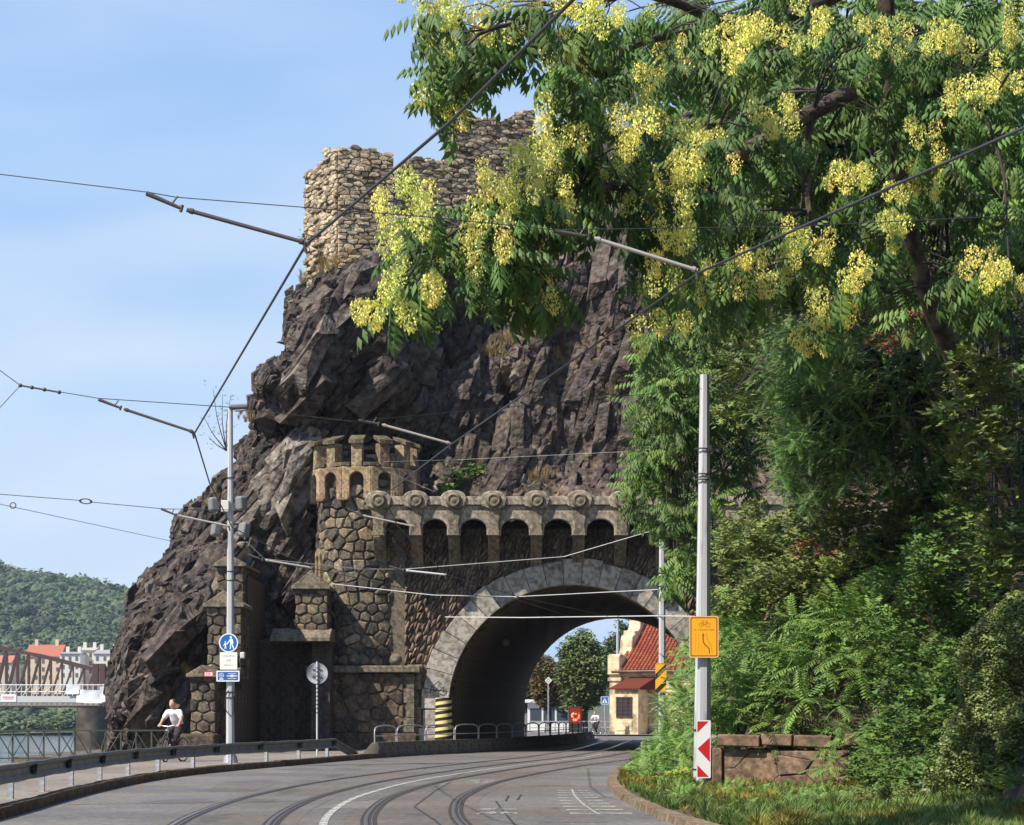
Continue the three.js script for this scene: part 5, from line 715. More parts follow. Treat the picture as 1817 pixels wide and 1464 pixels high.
class Leaves {                                                        // collects placed copies, then makes one joined part of them
  constructor(seed) { this.r = rngOf(seed); this.m = []; this.c = []; }
  put(p, x, y, scale, tint) { const z = V().crossVectors(x, y).normalize(), yy = V().crossVectors(z, x).normalize(); this.m.push(new THREE.Matrix4().makeBasis(x.clone().normalize(), yy, z).scale(V(scale, scale, scale)).setPosition(p)); this.c.push(tint); }
  rosette(p, n, len, axis, hang = .35, tint = 1) { const r = this.r, a = axis.clone().normalize(), b = Math.abs(a.y) > .9 ? V(1, 0, 0) : V(0, 1, 0), e1 = V().crossVectors(a, b).normalize(), e2 = V().crossVectors(a, e1), ph = r() * 6.28; for (let i = 0; i < n; i++) { const th = lerp(.35, 1.75, (i + r()) / n), f = ph + i * 2.4, d = a.clone().multiplyScalar(Math.cos(th)).addScaledVector(e1, Math.sin(th) * Math.cos(f)).addScaledVector(e2, Math.sin(th) * Math.sin(f)); d.y -= hang * (.5 + r()); d.normalize(); const k = tint * (.75 + .5 * r()); this.put(p, d, V(0, 1, 0).addScaledVector(a, .3).add(V((r() - .5) * .5, 0, (r() - .5) * .5)), len * (.7 + .5 * r()), [k * (.85 + .35 * r()), k, k * (.7 + .5 * r())]); } }
  loose(p, scale, tint = 1) { const r = this.r, a = r() * 6.283, k = tint * (.7 + .6 * r()); this.put(p, V(Math.cos(a), (r() - .5) * .8, Math.sin(a)), V((r() - .5) * .6, 1, (r() - .5) * .6 + .25), scale * (.75 + .5 * r()), [k * (.85 + .35 * r()), k, k * (.7 + .5 * r())]); }
  mesh(name, g, m, parent) { const o = new THREE.InstancedMesh(g, m, this.m.length); this.m.forEach((q, i) => { o.setMatrixAt(i, q); o.setColorAt(i, col(...this.c[i])); }); o.name = name; o.castShadow = o.receiveShadow = true; o.userData.kind = 'stuff'; if (parent) parent.add(o); else { scene.add(o); } return o; }
}
function twigs(points, anchors, r0, r, sag = .15) { return points.map(p => { let b = anchors[0], d = 1e9; for (const a of anchors) { const q = a.distanceToSquared(p) + (a.y > p.y ? 0 : .0); if (q < d) { d = q; b = a; } } const m = V().lerpVectors(b, p, .5).add(V((r() - .5) * .3, Math.sqrt(d) * sag, (r() - .5) * .3)); return limb([b, m, p], r0 * clamp(Math.sqrt(d) / 2.5, .3, 1.3), r0 * .22, 5, 5); }); }
const samplePts = (pts, n) => { const c = new THREE.CatmullRomCurve3(pts); return c.getPoints(n); };
// a tree: trunk and limbs through given points, a crown of leaf rosettes filling pixel ellipses [cx, cy, rx, ry, Z0, Z1, count]
function tree(name, label, o) {
  const t = thing(name, label, 'tree', V(0, 0, 0), o.group), r = rngOf(o.seed), L = new Leaves(o.seed + 1), S = new Leaves(o.seed + 2), pts = [], anchors = [];
  o.trunk.forEach((b, i) => { part(t, i ? 'limb' : 'trunk', limb(b.pts, b.r0, b.r1, 9, 18, .18, i + 1), o.bark ?? barkM); anchors.push(...samplePts(b.pts, 14).slice(i ? 2 : 6)); });
  for (const [cx, cy, rx, ry, Z0, Z1, n] of o.blobs ?? []) for (let i = 0; i < n; i++) { let u, v; do { u = r() * 2 - 1; v = r() * 2 - 1; } while (u * u + v * v > 1); const p = px(cx + u * rx, cy + v * ry, lerp(Z0, Z1, r())); pts.push(p); if (o.sprig) { for (let k = 0; k < o.sprig; k++) L.loose(p.clone().add(V((r() - .5), (r() - .5) * .8, (r() - .5)).multiplyScalar(o.len * 1.8)), o.len, .7 + .6 * r()); } else L.rosette(p, o.n ?? 10, o.len, V((r() - .5) * .9 - .25, .9, (r() - .5) * .9 + .25), o.hang, .65 + .65 * r()); }
  for (const [x, y, Z] of o.flowers ?? []) { const p = px(x, y, Z); pts.push(p); L.rosette(p, 8, o.len, V(-.35, .8, .3), o.hang, 1.15); const k = 5 + Math.floor(r() * 4); for (let i = 0; i < k; i++) { const w = .8 + .45 * r(); S.put(p.clone().add(V((r() - .5) * .6 - .06, .06 + (r() - .5) * .5, .2 + r() * .25)), V(1, (r() - .5) * .5, r() - .5), V((r() - .5) * .5, 1, (r() - .5) * .5), .22 + .14 * r(), [w * (.9 + .2 * r()), w * (.92 + .1 * r()), w * .9]); } }
  part(t, 'branches', twigs(pts, anchors, o.twig ?? .035, r), o.bark ?? darkBark);
  L.mesh('crown', o.geo ?? G.tree, o.leaf ?? LM.tree, t); if (S.m.length) S.mesh('seed_bunches', G.bunch, LM.seed, t);
  return t;
}
// the tree of hanging yellow seed bunches that reaches over the road
{
  const fl = [[800, 66], [832, 138], [795, 172], [872, 48], [912, 28], [962, 8], [1030, 186], [1010, 232], [1000, 120], [985, 310], [968, 300], [985, 346], [1040, 328], [872, 348], [770, 366], [722, 382], [742, 436], [752, 496], [700, 530], [880, 446], [918, 426], [952, 506], [902, 412], [860, 486], [1140, 256], [1172, 326], [1192, 376], [1240, 272], [1252, 318], [1130, 346], [1204, 398], [1160, 226], [1228, 290], [1372, 216], [1390, 474], [1332, 496], [1440, 436], [1284, 506], [1182, 496], [1180, 596], [1165, 476], [1500, 496], [1480, 556], [1444, 596], [1612, 92], [1692, 88], [1722, 196], [1716, 176], [1690, 218], [1790, 56], [1742, 476], [1712, 516], [1790, 476], [1800, 128], [1302, 76], [1334, 90], [1142, 16], [1042, 36], [1062, 18], [1182, 118], [1262, 330], [905, 345], [930, 330], [1010, 280], [1080, 300], [1100, 250], [1560, 70], [1640, 250], [1420, 60], [1500, 330], [1590, 420], [1620, 330], [760, 20], [850, 90]];
  const r = rngOf(8), Zof = x => lerp(20.2, 25.5, clamp((x - 680) / 1100)) + r() * 3;
  const w = (x, y, Z) => px(x, y, Z);
  tree('flowering_tree', 'tree with hanging yellow seed bunches reaching over the road', {
    seed: 500, len: .48, hang: 1.0, n: 9, geo: G.tree, leaf: LM.tree, twig: .032,
    trunk: [
      { pts: [w(1830, 1130, 34), w(1800, 960, 34), w(1775, 860, 34), w(1720, 690, 33), w(1650, 540, 32), w(1600, 330, 31), w(1580, 100, 30), w(1560, -120, 29.5)], r0: .20, r1: .11 },
      { pts: [w(1620, 60, 30), w(1560, 130, 29), w(1440, 200, 27), w(1300, 280, 25.5), w(1180, 330, 24), w(1030, 330, 23), w(880, 370, 22), w(760, 440, 21.5)], r0: .15, r1: .02 },
      { pts: [w(1580, -60, 29.5), w(1420, 20, 28), w(1300, 55, 26.5), w(1150, 70, 25), w(1085, 110, 24.5), w(1075, 180, 24.3)], r0: .13, r1: .03 },
      { pts: [w(1300, 50, 26.5), w(1150, -10, 25), w(980, 30, 23), w(850, 60, 22), w(800, 120, 21.5)], r0: .07, r1: .015 },
      { pts: [w(1440, 200, 27), w(1430, 330, 26.5), w(1460, 480, 26), w(1480, 560, 25.8)], r0: .06, r1: .015 },
      { pts: [w(1600, 330, 31), w(1680, 230, 28), w(1740, 210, 26.5), w(1790, 130, 26)], r0: .08, r1: .02 },
      { pts: [w(1180, 330, 24), w(1160, 430, 24), w(1180, 560, 24)], r0: .045, r1: .012 },
      { pts: [w(1030, 330, 23), w(960, 420, 22.5), w(930, 500, 22.2)], r0: .04, r1: .012 },
      { pts: [w(1700, 640, 33), w(1740, 560, 30), w(1750, 500, 28)], r0: .05, r1: .015 },
    ],
    flowers: fl.map(([x, y]) => [x, y, Zof(x)]),
    blobs: [[890, 40, 95, 50, 21, 25, 9], [805, 100, 30, 60, 21, 23, 6], [1030, 140, 45, 120, 22, 25, 13], [1000, 330, 70, 45, 22, 25, 10], [870, 395, 80, 35, 21, 24, 9], [760, 440, 40, 50, 21, 23, 4], [900, 450, 60, 50, 22, 24, 6], [960, 500, 45, 40, 22, 24, 5], [1200, 310, 110, 90, 23, 27, 14], [1180, 440, 45, 90, 23, 27, 7], [1160, 60, 170, 60, 24, 29, 16], [1400, 110, 250, 140, 26, 31, 28], [1660, 120, 180, 150, 26, 31, 22], [1720, 330, 120, 130, 27, 31, 10], [1460, 420, 130, 120, 26, 30, 9], [1480, 570, 50, 40, 26, 29, 4], [1740, 500, 80, 50, 27, 30, 7], [1330, 250, 100, 110, 26, 30, 12], [1300, 490, 70, 35, 25, 28, 5]],
  });
}
// trees on the slope behind
const slopeRoot = (X, Z) => V(X, slopeHeight(X, Z) - .3, -Z);
{
  const mk = (label, seed, root, top, r0, blobs, o = {}) => { const R = slopeRoot(...root), m = V().lerpVectors(R, top, .5).add(V(.5, .3, 0)); tree('slope_tree', label, { seed, len: .6, hang: .5, n: 10, leaf: LM.dark, bark: darkBark, group: 'trees on the rocky slope', trunk: [{ pts: [R, V().lerpVectors(R, m, .5).add(V(-.2, 0, 0)), m, top], r0, r1: r0 * .35 }, { pts: [m, V().lerpVectors(m, px(blobs[0][0], blobs[0][1], (blobs[0][4] + blobs[0][5]) / 2), .6).add(V(0, .4, 0)), px(blobs[0][0], blobs[0][1], (blobs[0][4] + blobs[0][5]) / 2)], r0: r0 * .5, r1: .03 }, ...(blobs[1] ? [{ pts: [m, px(blobs[1][0], blobs[1][1], (blobs[1][4] + blobs[1][5]) / 2)].flatMap((p, i, a) => i ? [p] : [p, V().lerpVectors(p, a[1], .5).add(V(0, .3, 0))]), r0: r0 * .4, r1: .03 }] : [])], blobs, ...o }); };
  mk('dark leafy tree filling the slope behind the yellow seed bunches', 610, [12.2, 40], px(1500, 60, 38), .22, [[1450, 250, 280, 240, 33, 42, 120], [1680, 330, 150, 290, 33, 42, 80], [1290, 380, 130, 170, 34, 42, 42], [1300, 100, 180, 130, 34, 42, 40], [1120, 130, 60, 60, 35, 40, 8], [1640, 80, 190, 110, 33, 40, 60], [1780, 250, 60, 200, 33, 40, 36]]);
  mk('tree leaning over the portal gallery beside the tram pole', 620, [10.6, 66], px(1260, 560, 63), .2, [[1235, 620, 90, 120, 55, 64, 60], [1185, 740, 75, 110, 55, 64, 50], [1165, 870, 50, 70, 56, 64, 22], [1260, 800, 90, 170, 55, 65, 60], [1222, 935, 40, 60, 56, 64, 16], [1300, 520, 90, 110, 54, 62, 36], [1220, 480, 60, 80, 56, 62, 20], [1205, 1010, 14, 40, 58, 64, 5]]);
  mk('feathery fine leaved tree in the middle of the slope', 630, [9.5, 45], px(1500, 640, 44), .15, [[1500, 740, 110, 90, 41, 47, 170], [1580, 680, 120, 70, 40, 46, 130], [1460, 640, 120, 70, 42, 48, 100], [1600, 800, 130, 90, 40, 45, 130], [1440, 830, 70, 70, 42, 46, 80], [1400, 730, 60, 80, 44, 48, 50]], { geo: G.fine, len: .48, n: 10, leaf: leafMat('feathery_leaf', col(.13, .24, .06)), hang: .3 });
  mk('broad crowned dark tree high on the slope', 640, [15.5, 46], px(1700, 500, 46), .24, [[1620, 520, 160, 130, 42, 50, 70], [1760, 620, 80, 160, 40, 48, 50], [1420, 560, 120, 90, 46, 54, 45], [1340, 660, 90, 120, 50, 58, 45], [1760, 830, 70, 120, 36, 42, 40], [1740, 720, 70, 90, 31, 33, 26], [1790, 960, 40, 80, 31, 33, 18]], { geo: G.sprig, sprig: 9, len: .34, leaf: LM.broad });
}
// broad-leaved bushes and bright shoots on the slope: each a plant of its own
function bush(name, label, seed, blobs, o) {
  const t = thing(name, label, 'bush', V(0, 0, 0), o.group), r = rngOf(seed), L = new Leaves(seed + 1), pts = []; let rx = 0, ry = 1e9, rz = 0;
  for (const [cx, cy, ex, ey, Z0, Z1, n] of blobs) for (let i = 0; i < n; i++) { let u, v; do { u = r() * 2 - 1; v = r() * 2 - 1; } while (u * u + v * v > 1); const p = px(cx + u * ex, cy + v * ey, lerp(Z0, Z1, r())); p.y = Math.max(p.y, slopeHeight(p.x, -p.z) + .05); pts.push(p); if (o.sprig) for (let k = 0; k < o.sprig; k++) L.loose(p.clone().add(V(r() - .5, r() - .5, r() - .5).multiplyScalar(o.len * 1.6)), o.len, .75 + .5 * r()); else L.rosette(p, o.n ?? 8, o.len, V((r() - .5) * .7 - .2, 1, (r() - .5) * .7 + .2), o.hang ?? .1, .75 + .5 * r()); }
  const st = pts.filter((p, i) => i % (o.stem ?? 2) === 0).map(p => { const g = V(p.x + (r() - .3) * .3, slopeHeight(p.x, -p.z) - .05, p.z - .15 * r()); if (p.y - g.y > 1.6) return null; return limb([g, V().lerpVectors(g, p, .5).add(V((r() - .5) * .1, 0, 0)), p], .018, .006, 4, 4); }).filter(Boolean); if (st.length) part(t, 'stems', st, barkM, 'stuff');
  L.mesh('foliage', o.geo, o.leaf, t); return t;
}
bush('slope_bush', 'yellow green broad leaved bush halfway up the slope', 700, [[1440, 960, 110, 70, 44, 48, 70], [1400, 1060, 90, 60, 43, 46, 60], [1330, 980, 60, 80, 46, 50, 45], [1520, 1040, 70, 60, 42, 45, 45], [1560, 920, 80, 60, 42, 46, 45], [1300, 1070, 50, 40, 45, 48, 24]], { geo: G.sprig, sprig: 8, len: .30, leaf: LM.broad, group: 'bushes on the slope' });
bush('slope_bush', 'dark green bush in the shade beside the retaining wall', 710, [[1620, 1080, 110, 90, 36, 40, 70], [1700, 1000, 90, 110, 35, 40, 70], [1620, 1240, 60, 120, 35, 38, 60], [1600, 1380, 80, 70, 33, 37, 60], [1690, 1260, 70, 120, 33, 37, 70], [1560, 1330, 30, 60, 37, 39, 24], [1640, 1400, 50, 40, 32, 34, 30]], { geo: G.sprig, sprig: 8, len: .26, leaf: LM.dark, group: 'bushes on the slope' });
bush('shoot_thicket', 'bright green thicket of feathery shoots above the retaining wall', 720, [[1300, 1170, 60, 60, 43, 46, 26], [1390, 1200, 100, 70, 41.6, 45, 50], [1480, 1220, 80, 70, 41, 44, 42], [1540, 1150, 70, 60, 40, 43, 30], [1330, 1260, 80, 40, 42, 44, 26], [1440, 1280, 90, 22, 41.4, 43, 24], [1450, 1130, 80, 40, 42, 45, 24], [1280, 1120, 40, 40, 45, 48, 12]], { geo: G.shoot, len: .62, n: 8, leaf: LM.shoot, hang: .2, group: 'thickets of shoots' });
bush('shoot_thicket', 'green thicket of shoots beside the tram poles on the verge', 730, [[1215, 1190, 28, 40, 56, 62, 18], [1205, 1270, 30, 50, 50, 58, 34], [1190, 1340, 40, 40, 47, 54, 34], [1160, 1370, 36, 34, 46, 52, 30], [1210, 1390, 36, 24, 43.5, 46, 20], [1150, 1400, 30, 20, 44, 48, 14], [1285, 1280, 30, 30, 43, 46, 12]], { geo: G.shoot, len: .46, n: 8, leaf: LM.shoot, hang: .15, group: 'thickets of shoots' });
bush('verge_bush', 'sunlit yellow green bush at the foot of the chevron pole', 740, [[1195, 1385, 26, 18, 43, 44.5, 12]], { geo: G.sprig, sprig: 8, len: .2, leaf: leafMat('lime_leaf', col(.30, .36, .06)) });
bush('verge_weeds', 'tall fresh weeds standing on the verge in front of the retaining wall', 745, [[1340, 1425, 70, 14, 37, 40, 26], [1450, 1440, 70, 20, 35, 38, 30], [1560, 1440, 50, 22, 33.5, 36, 24], [1680, 1450, 60, 20, 30, 33, 30], [1780, 1455, 40, 16, 29, 30.5, 20], [1300, 1405, 30, 10, 40, 41, 10], [1230, 1432, 40, 10, 36, 39, 12], [1400, 1450, 120, 10, 33, 36, 26], [1180, 1415, 30, 10, 40, 43, 10]], { geo: G.shoot, len: .26, n: 8, leaf: LM.shoot, hang: .05 });
bush('dock_weeds', 'broad leaved weeds scattered through the verge grass', 747, [[1300, 1430, 80, 14, 36, 39, 16], [1430, 1455, 90, 12, 32.5, 35, 16], [1560, 1460, 80, 10, 30, 33, 16], [1480, 1420, 50, 10, 38, 40, 10], [1140, 1412, 24, 8, 43, 46, 6]], { geo: G.sprig, sprig: 5, len: .15, leaf: LM.broad });
bush('wall_shoot', 'leafy shoot hanging over the end of the retaining wall', 750, [[1470, 1350, 18, 30, 39.5, 40.2, 4], [1500, 1300, 30, 12, 40.3, 41, 4], [1380, 1310, 30, 12, 41, 41.6, 5]], { geo: G.shoot, len: .42, n: 7, leaf: LM.shoot, hang: .5 });
{   // ivy mound: shiny small leaves over a dome
  const t = thing('ivy_mound', 'tall mound of shiny ivy leaves beside the slope', 'ivy'), L = new Leaves(801), r = rngOf(800), c = px(1830, 1440, 31), dome = [];
  for (let i = 0; i < 4200; i++) { const a = Math.PI * (.35 + 1.15 * r()), y = Math.pow(r(), .8) * 3.3, k = Math.sqrt(Math.max(.04, 1 - Math.pow(y / 3.5, 2.4))) * (1 + .55 * fbm(a * 2.4, y * 1.5, 3, 4)), d = V(Math.cos(a) * 1.35 * k, y, Math.sin(a - Math.PI * .5 + Math.PI / 2) * 0 + Math.abs(Math.sin(a)) * 1.2 * k); L.loose(V(c.x + .25 + d.x, .2 + d.y, c.z + d.z - .2 + r() * .15), .17, .8 + .6 * r()); }
  const core = new THREE.SphereGeometry(1, 18, 14); core.scale(1.15, 3.2, 1.0); part(t, 'stem_mass', at(core, c.x + .3, .15, c.z - .25), darkBark); L.mesh('leaves', G.ivy, LM.ivy, t);
}
bush('low_bush', 'low bush with small leaves at the foot of the ivy mound', 810, [[1570, 1425, 60, 26, 33, 36, 40], [1480, 1446, 50, 16, 34, 36, 22], [1700, 1400, 60, 60, 31, 34, 50], [1640, 1430, 60, 30, 31, 34, 24], [1770, 1440, 50, 24, 29, 31, 26]], { geo: G.ivy, sprig: 7, len: .17, leaf: LM.ivy });
bush('dry_bush', 'patch of rusty withered leaves among the slope trees', 820, [[1600, 560, 40, 30, 33, 35, 7], [1570, 600, 26, 10, 33, 35, 4], [1420, 975, 50, 8, 43, 44, 5], [1480, 990, 30, 8, 43, 44, 4]], { geo: G.sprig, sprig: 4, len: .22, leaf: LM.rust, stem: 1 });
{   // ground cover on the whole slope, grass on the verge
  const L = new Leaves(901), r = rngOf(900), N = 21000; for (let i = 0; i < N; i++) { const Z = lerp(24, 88, Math.pow(r(), 1.1)), X = toe(Z) + .1 + Math.pow(r(), .9) * 17; if (X > 24) continue; L.loose(V(X, slopeHeight(X, Z) + .05 + .25 * r(), -Z), .30 + .2 * r(), .55 + .6 * r()); }
  const u = L.mesh(numbered('undergrowth'), G.sprig, LM.dark, null); u.userData = { kind: 'stuff', label: 'dark tangled undergrowth covering the rocky slope', category: 'undergrowth' };
  const g = new Leaves(911); for (let i = 0; i < 15000; i++) { const Z = lerp(22, 84, Math.pow(r(), 1.5)), w = toe(Z) - kerbHill(Z) - .3, q = r(), X = kerbHill(Z) + .32 + q * (w + .3), n = fbm(X * 1.2, Z * 1.2, 31, 3); if (n < -.18 || (q * w < .5 && r() < .35)) continue; const a = r() * 6.28; g.put(V(X, slopeHeight(X, Z) - .02, -Z), V(Math.cos(a), 0, Math.sin(a)), V((r() - .5) * .2, 1, (r() - .5) * .2), .10 + .16 * r() * (1 + 2.2 * n), (() => { const k = .6 + .7 * r(), d = fbm(X * .7 + 9, Z * .7, 51, 3) + .25 * (r() - .5) > .12 ? 1.9 : 1; return [k * (.9 + .5 * r()) * d, k * (d > 1 ? 1.15 : 1), k * .8]; })()); }
  const gg = g.mesh(numbered('verge_grass'), G.weed, LM.grass, null); gg.userData = { kind: 'stuff', label: 'rough green grass and weeds growing on the verge', category: 'grass' };
}
{   // tufts, saplings and a green bush on the rock
  const onRock = (x, y) => { const X = rockX(x), Y = rockY(y), Z = cliffFront(X, Y) - rockRelief(X, Y, cliffFront(X, Y)); return V(X * Z / 90, EYE + (Y - EYE) * Z / 90, -Z); };
  const r = rngOf(950), spots = [[556, 500, 14], [590, 474, 16], [620, 462, 10], [870, 630, 30], [900, 605, 20], [1060, 510, 24], [1030, 520, 16], [385, 890, 10], [290, 1170, 14], [310, 1190, 24], [300, 1140, 14], [420, 940, 16], [330, 1020, 14], [440, 740, 12], [840, 815, 22], [960, 850, 20], [1100, 690, 16], [700, 690, 10], [280, 1250, 16], [1000, 640, 16]];
  const L = new Leaves(951); for (const [x, y, n] of spots) for (let i = 0; i < n; i++) { const p = onRock(x + (r() - .5) * 46, y + (r() - .5) * 22), a = r() * 6.28; L.put(p, V(Math.cos(a), 0, Math.sin(a)), V((r() - .5) * .6, 1, .5 * r()), .25 + .3 * r(), (() => { const k = .7 + .6 * r(); return [k, k * (.9 + .2 * r()), k * .9]; })()); }
  const o = L.mesh(numbered('rock_grass'), G.tuft, LM.dry, null); o.userData = { kind: 'stuff', label: 'dry yellow grass tufts growing on ledges of the cliff', category: 'grass' };
  const cw = (label, pts) => { const t = thing('cliff_bush', label, 'bush'), S = new Leaves(960); for (const [x, y, e] of pts) for (let i = 0; i < 26; i++) { const q = onRock(x + (r() - .5) * e, y + (r() - .5) * e * .6); q.z += .15 + .2 * r(); S.loose(q, .3, 1); } S.mesh('foliage', G.sprig, LM.shoot, t); for (const [x, y] of pts) { const q = onRock(x, y); part(t, 'stem', bar(V(q.x, q.y - .5, q.z - .2), V(q.x, q.y + .1, q.z + .2), .03), darkBark); } };
  cw('fresh green bush growing on the rock above the gallery', [[800, 858, 34], [820, 840, 36], [846, 830, 30], [790, 872, 20]]);
  { const t = thing('cliff_sapling', 'thin leafless looking sapling standing out from the rock edge against the sky', 'sapling'), S = new Leaves(970), base = px(402, 800, 92), st = []; for (const [x, y] of [[378, 690], [362, 740], [395, 700], [370, 775], [410, 700]]) { const q = px(x, y, 91.5); st.push(limb([base, V().lerpVectors(base, q, .5).add(V(-.1, 0, 0)), q], .03, .008, 5, 6)); for (let i = 0; i < 16; i++) S.loose(V().lerpVectors(base, q, .35 + .7 * r()).add(V((r() - .5) * .9, (r() - .5) * .7, (r() - .5) * .6)), .16, 1.1); } part(t, 'stem', st, darkBark); S.mesh('leaves', sprigGeo(5, .9, .4, .16, 61), LM.dark, t); }
  { const t = thing('wall_plant', 'small grey green plant rooted in the ruin wall corner', 'plant'), S = new Leaves(980), q = px(538, 428, 92.4); for (let i = 0; i < 14; i++) S.loose(q.clone().add(V((r() - .5) * .5, (r() - .3) * .8, (r() - .5) * .3)), .2, 1.2); S.mesh('foliage', G.sprig, LM.dark, t); part(t, 'stem', bar(V(q.x + .2, q.y - .4, q.z), V(q.x, q.y + .3, q.z), .02), darkBark); }
}
// ---------------------------------------------------------------- trees beyond the tunnel, woods on the far hill and bank
function farTree(label, x, yTop, yBase, Z, rx, seed, leaf = LM.far, n = 420) { const t = thing('far_tree', label, 'tree', V(0, 0, 0), 'trees beyond the tunnel'), r = rngOf(seed), L = new Leaves(seed), s = F / Z, b = px(x, 0, Z), top = EYE + (HY - yTop) / s, bot = Math.max(1.6, EYE + (HY - yBase) / s), h = top - bot; part(t, 'trunk', limb([V(b.x, 0, b.z), V(b.x + .1, bot, b.z), V(b.x, bot + h * .6, b.z)], .3, .1, 8, 8), darkBark); part(t, 'branches', Array.from({ length: 10 }, () => { const a = r() * 6.28; return limb([V(b.x, bot + h * .2 * r(), b.z), V(b.x + Math.cos(a) * rx / s * .4, bot + h * (.3 + .2 * r()), b.z + Math.sin(a) * rx / s * .4), V(b.x + Math.cos(a) * rx / s * .75, bot + h * (.35 + .4 * r()), b.z + Math.sin(a) * rx / s * .75)], .1, .02, 5, 5); }), darkBark);
  for (let i = 0; i < n; i++) { let u = V(r() * 2 - 1, r() * 2 - 1, r() * 2 - 1); while (u.length() > 1) u = V(r() * 2 - 1, r() * 2 - 1, r() * 2 - 1); u.setLength(Math.pow(u.length(), .55) * (.82 + .3 * fbm(u.x * 2.2, u.y * 2.2, u.z * 2.2 + seed, 3) * 1.6)); L.loose(V(b.x + u.x * rx / s, bot + h * (.5 + .5 * u.y), b.z + u.z * rx / s), .62, .75 + .5 * r()); } L.mesh('crown', G.clump, leaf, t); }
farTree('tall broad green tree standing between tunnel mouth and cream house', 1036, 1122, 1286, 166, 46, 1001, leafMat('lime_tree_leaf', col(.13, .18, .055)), 520); farTree('dark pointed tree top rising behind the gable', 1110, 1108, 1240, 178, 36, 1002); farTree('brownish tree beside the white diamond sign', 972, 1165, 1262, 172, 26, 1003, leafMat('brown_leaf', col(.15, .115, .05)), 320); farTree('small green tree behind the poster panel', 1010, 1180, 1280, 184, 36, 1004, LM.far, 300); farTree('green tree behind the white pavilion', 950, 1150, 1280, 200, 50, 1005, LM.far, 360);
{
  const L = new Leaves(1101), r = rngOf(1100), g = [], clump = G.clump, inner = new THREE.IcosahedronGeometry(.55, 1);
  for (let i = 0; i < 9000; i++) { const Z = lerp(640, 1500, Math.pow(r(), 1.2)), X = lerp(-1.02, -.60, r()) * Z * .25 * 1.02 - Z * .0, c = X / Z * F + CX; if (c > 420) continue; const y = hillHeight(X, Z), k = 2.0 + 4.2 * Math.pow(r(), 3); const t = .5 + r(); L.loose(V(X, y + k * .8, -Z), k, t); }
  const w = L.mesh(numbered('far_woodland'), clump, LM.far, null); w.userData = { kind: 'stuff', label: 'hazy green woodland covering the far hill', category: 'woodland' };
  const D = new Leaves(1111); for (let i = 0; i < L.m.length; i++) { D.m.push(L.m[i].clone().scale(V(.95, .95, .95))); D.c.push(L.c[i]); } const q = D.mesh(numbered('far_woodland_mass'), inner, LM.far, null); q.userData = { kind: 'stuff', label: 'inner leaf masses of the far hill woodland', category: 'woodland' };
  const B = new Leaves(1121); for (let i = 0; i < 420; i++) { const Z = 606 + 50 * r(), X = -Z * (.16 + .12 * r()); B.loose(V(X, -3.2 + 2.6 * r(), -Z), 2.6 + 2 * r(), .9 + .5 * r()); } const bb = B.mesh(numbered('bank_bushes'), clump, LM.far, null); bb.userData = { kind: 'stuff', label: 'green bushes lining the far river bank under the bridge', category: 'bushes' };
}
// ---------------------------------------------------------------- tram wires: contact wires, span wires, pull-off rods
const HC = 5.72;                                                     // contact wire height above the rails
const contactRiver = [[1046, -30], [800, 215], [543, 434], [345, 769], [372, 858], [412, 936], [560, 1010], [760, 1053], [905, 1060], [1010, 1094]].map(([x, y]) => wp(x, y, HC)), contactHill = [[1900, 190], [1240, 484], [800, 789], [680, 880], [705, 932], [790, 1019], [920, 1059], [1080, 1094]].map(([x, y]) => wp(x, y, HC));
const wireThing = (name, label, pts, r, m = M.wire, group) => { const t = thing(name, label, 'wire', V(0, 0, 0), group); for (let i = 0; i + 1 < pts.length; i++) part(t, 'wire_span', bar(pts[i], pts[i + 1], r, r, 5), m); return t; };
wireThing('contact_wire', 'tram contact wire above the track along the pavement side', contactRiver, .0125);
wireThing('contact_wire', 'tram contact wire above the track along the verge side', contactHill, .0125);
const span = (label, list, r = .0055, m = M.wire) => wireThing('span_wire', label, list.map(([x, y, Z]) => px(x, y, Z)), r, m);
span('span wire crossing in front of the castle ruin', [[-60, 302, 17.4], [262, 341, 17.3], [312, 350, 17.3], [540, 368, 17.4], [760, 385, 17.6], [985, 408, 17.8], [1400, 402, 18.3], [1900, 378, 18.8]], .0045);
const sp2 = span('span wire running past the lamp head to the portal side tram pole', [[36, 684, 29], [176, 707, 29], [400, 722, 29.5], [625, 748, 30], [860, 726, 32], [1245, 690, 41.4]], .006);
span('forked guy wire holding the lamp side span wire', [[-40, 628, 28.8], [36, 684, 29], [-40, 766, 28.8]], .006);
{ const a = px(36, 684, 29), b = px(105, 696, 29), t = thing('wire_strainer', 'dark strainer insulator where the guy wires fork', 'insulator'); part(t, 'insulator_rod', bar(a, b, .014, .014, 6), M.rod); for (const k of [0, .3, .62, 1]) part(t, 'insulator_knob', at(new THREE.SphereGeometry(.03, 8, 6), lerp(a.x, b.x, k), lerp(a.y, b.y, k), a.z), M.rod); }
{ const t = span('span wire with a turnbuckle ring crossing to the loudspeakers', [[-40, 874, 43.4], [142, 888, 43.5]], .008); for (const [x0, y0, x1, y1] of [[162, 891, 290, 903], [290, 903, 409, 905]]) part(t, 'wire_span', bar(px(x0, y0, 43.6), px(x1, y1, 43.8), .008, .008, 5), M.wire); const c = px(152, 889.5, 43.5), g = new THREE.TorusGeometry(.05, .012, 5, 16); g.scale(2.4, 1, 1); part(t, 'turnbuckle_ring', at(g, c.x, c.y, c.z, 0, 0, -.08), M.wire); }
{ const t = span('thin wire sloping down to the rock edge', [[-40, 886, 60], [330, 966, 88]], .010); const c = px(23, 897, 63); part(t, 'turnbuckle_ring', at(new THREE.TorusGeometry(.09, .016, 5, 14), c.x, c.y, c.z), M.wire); }
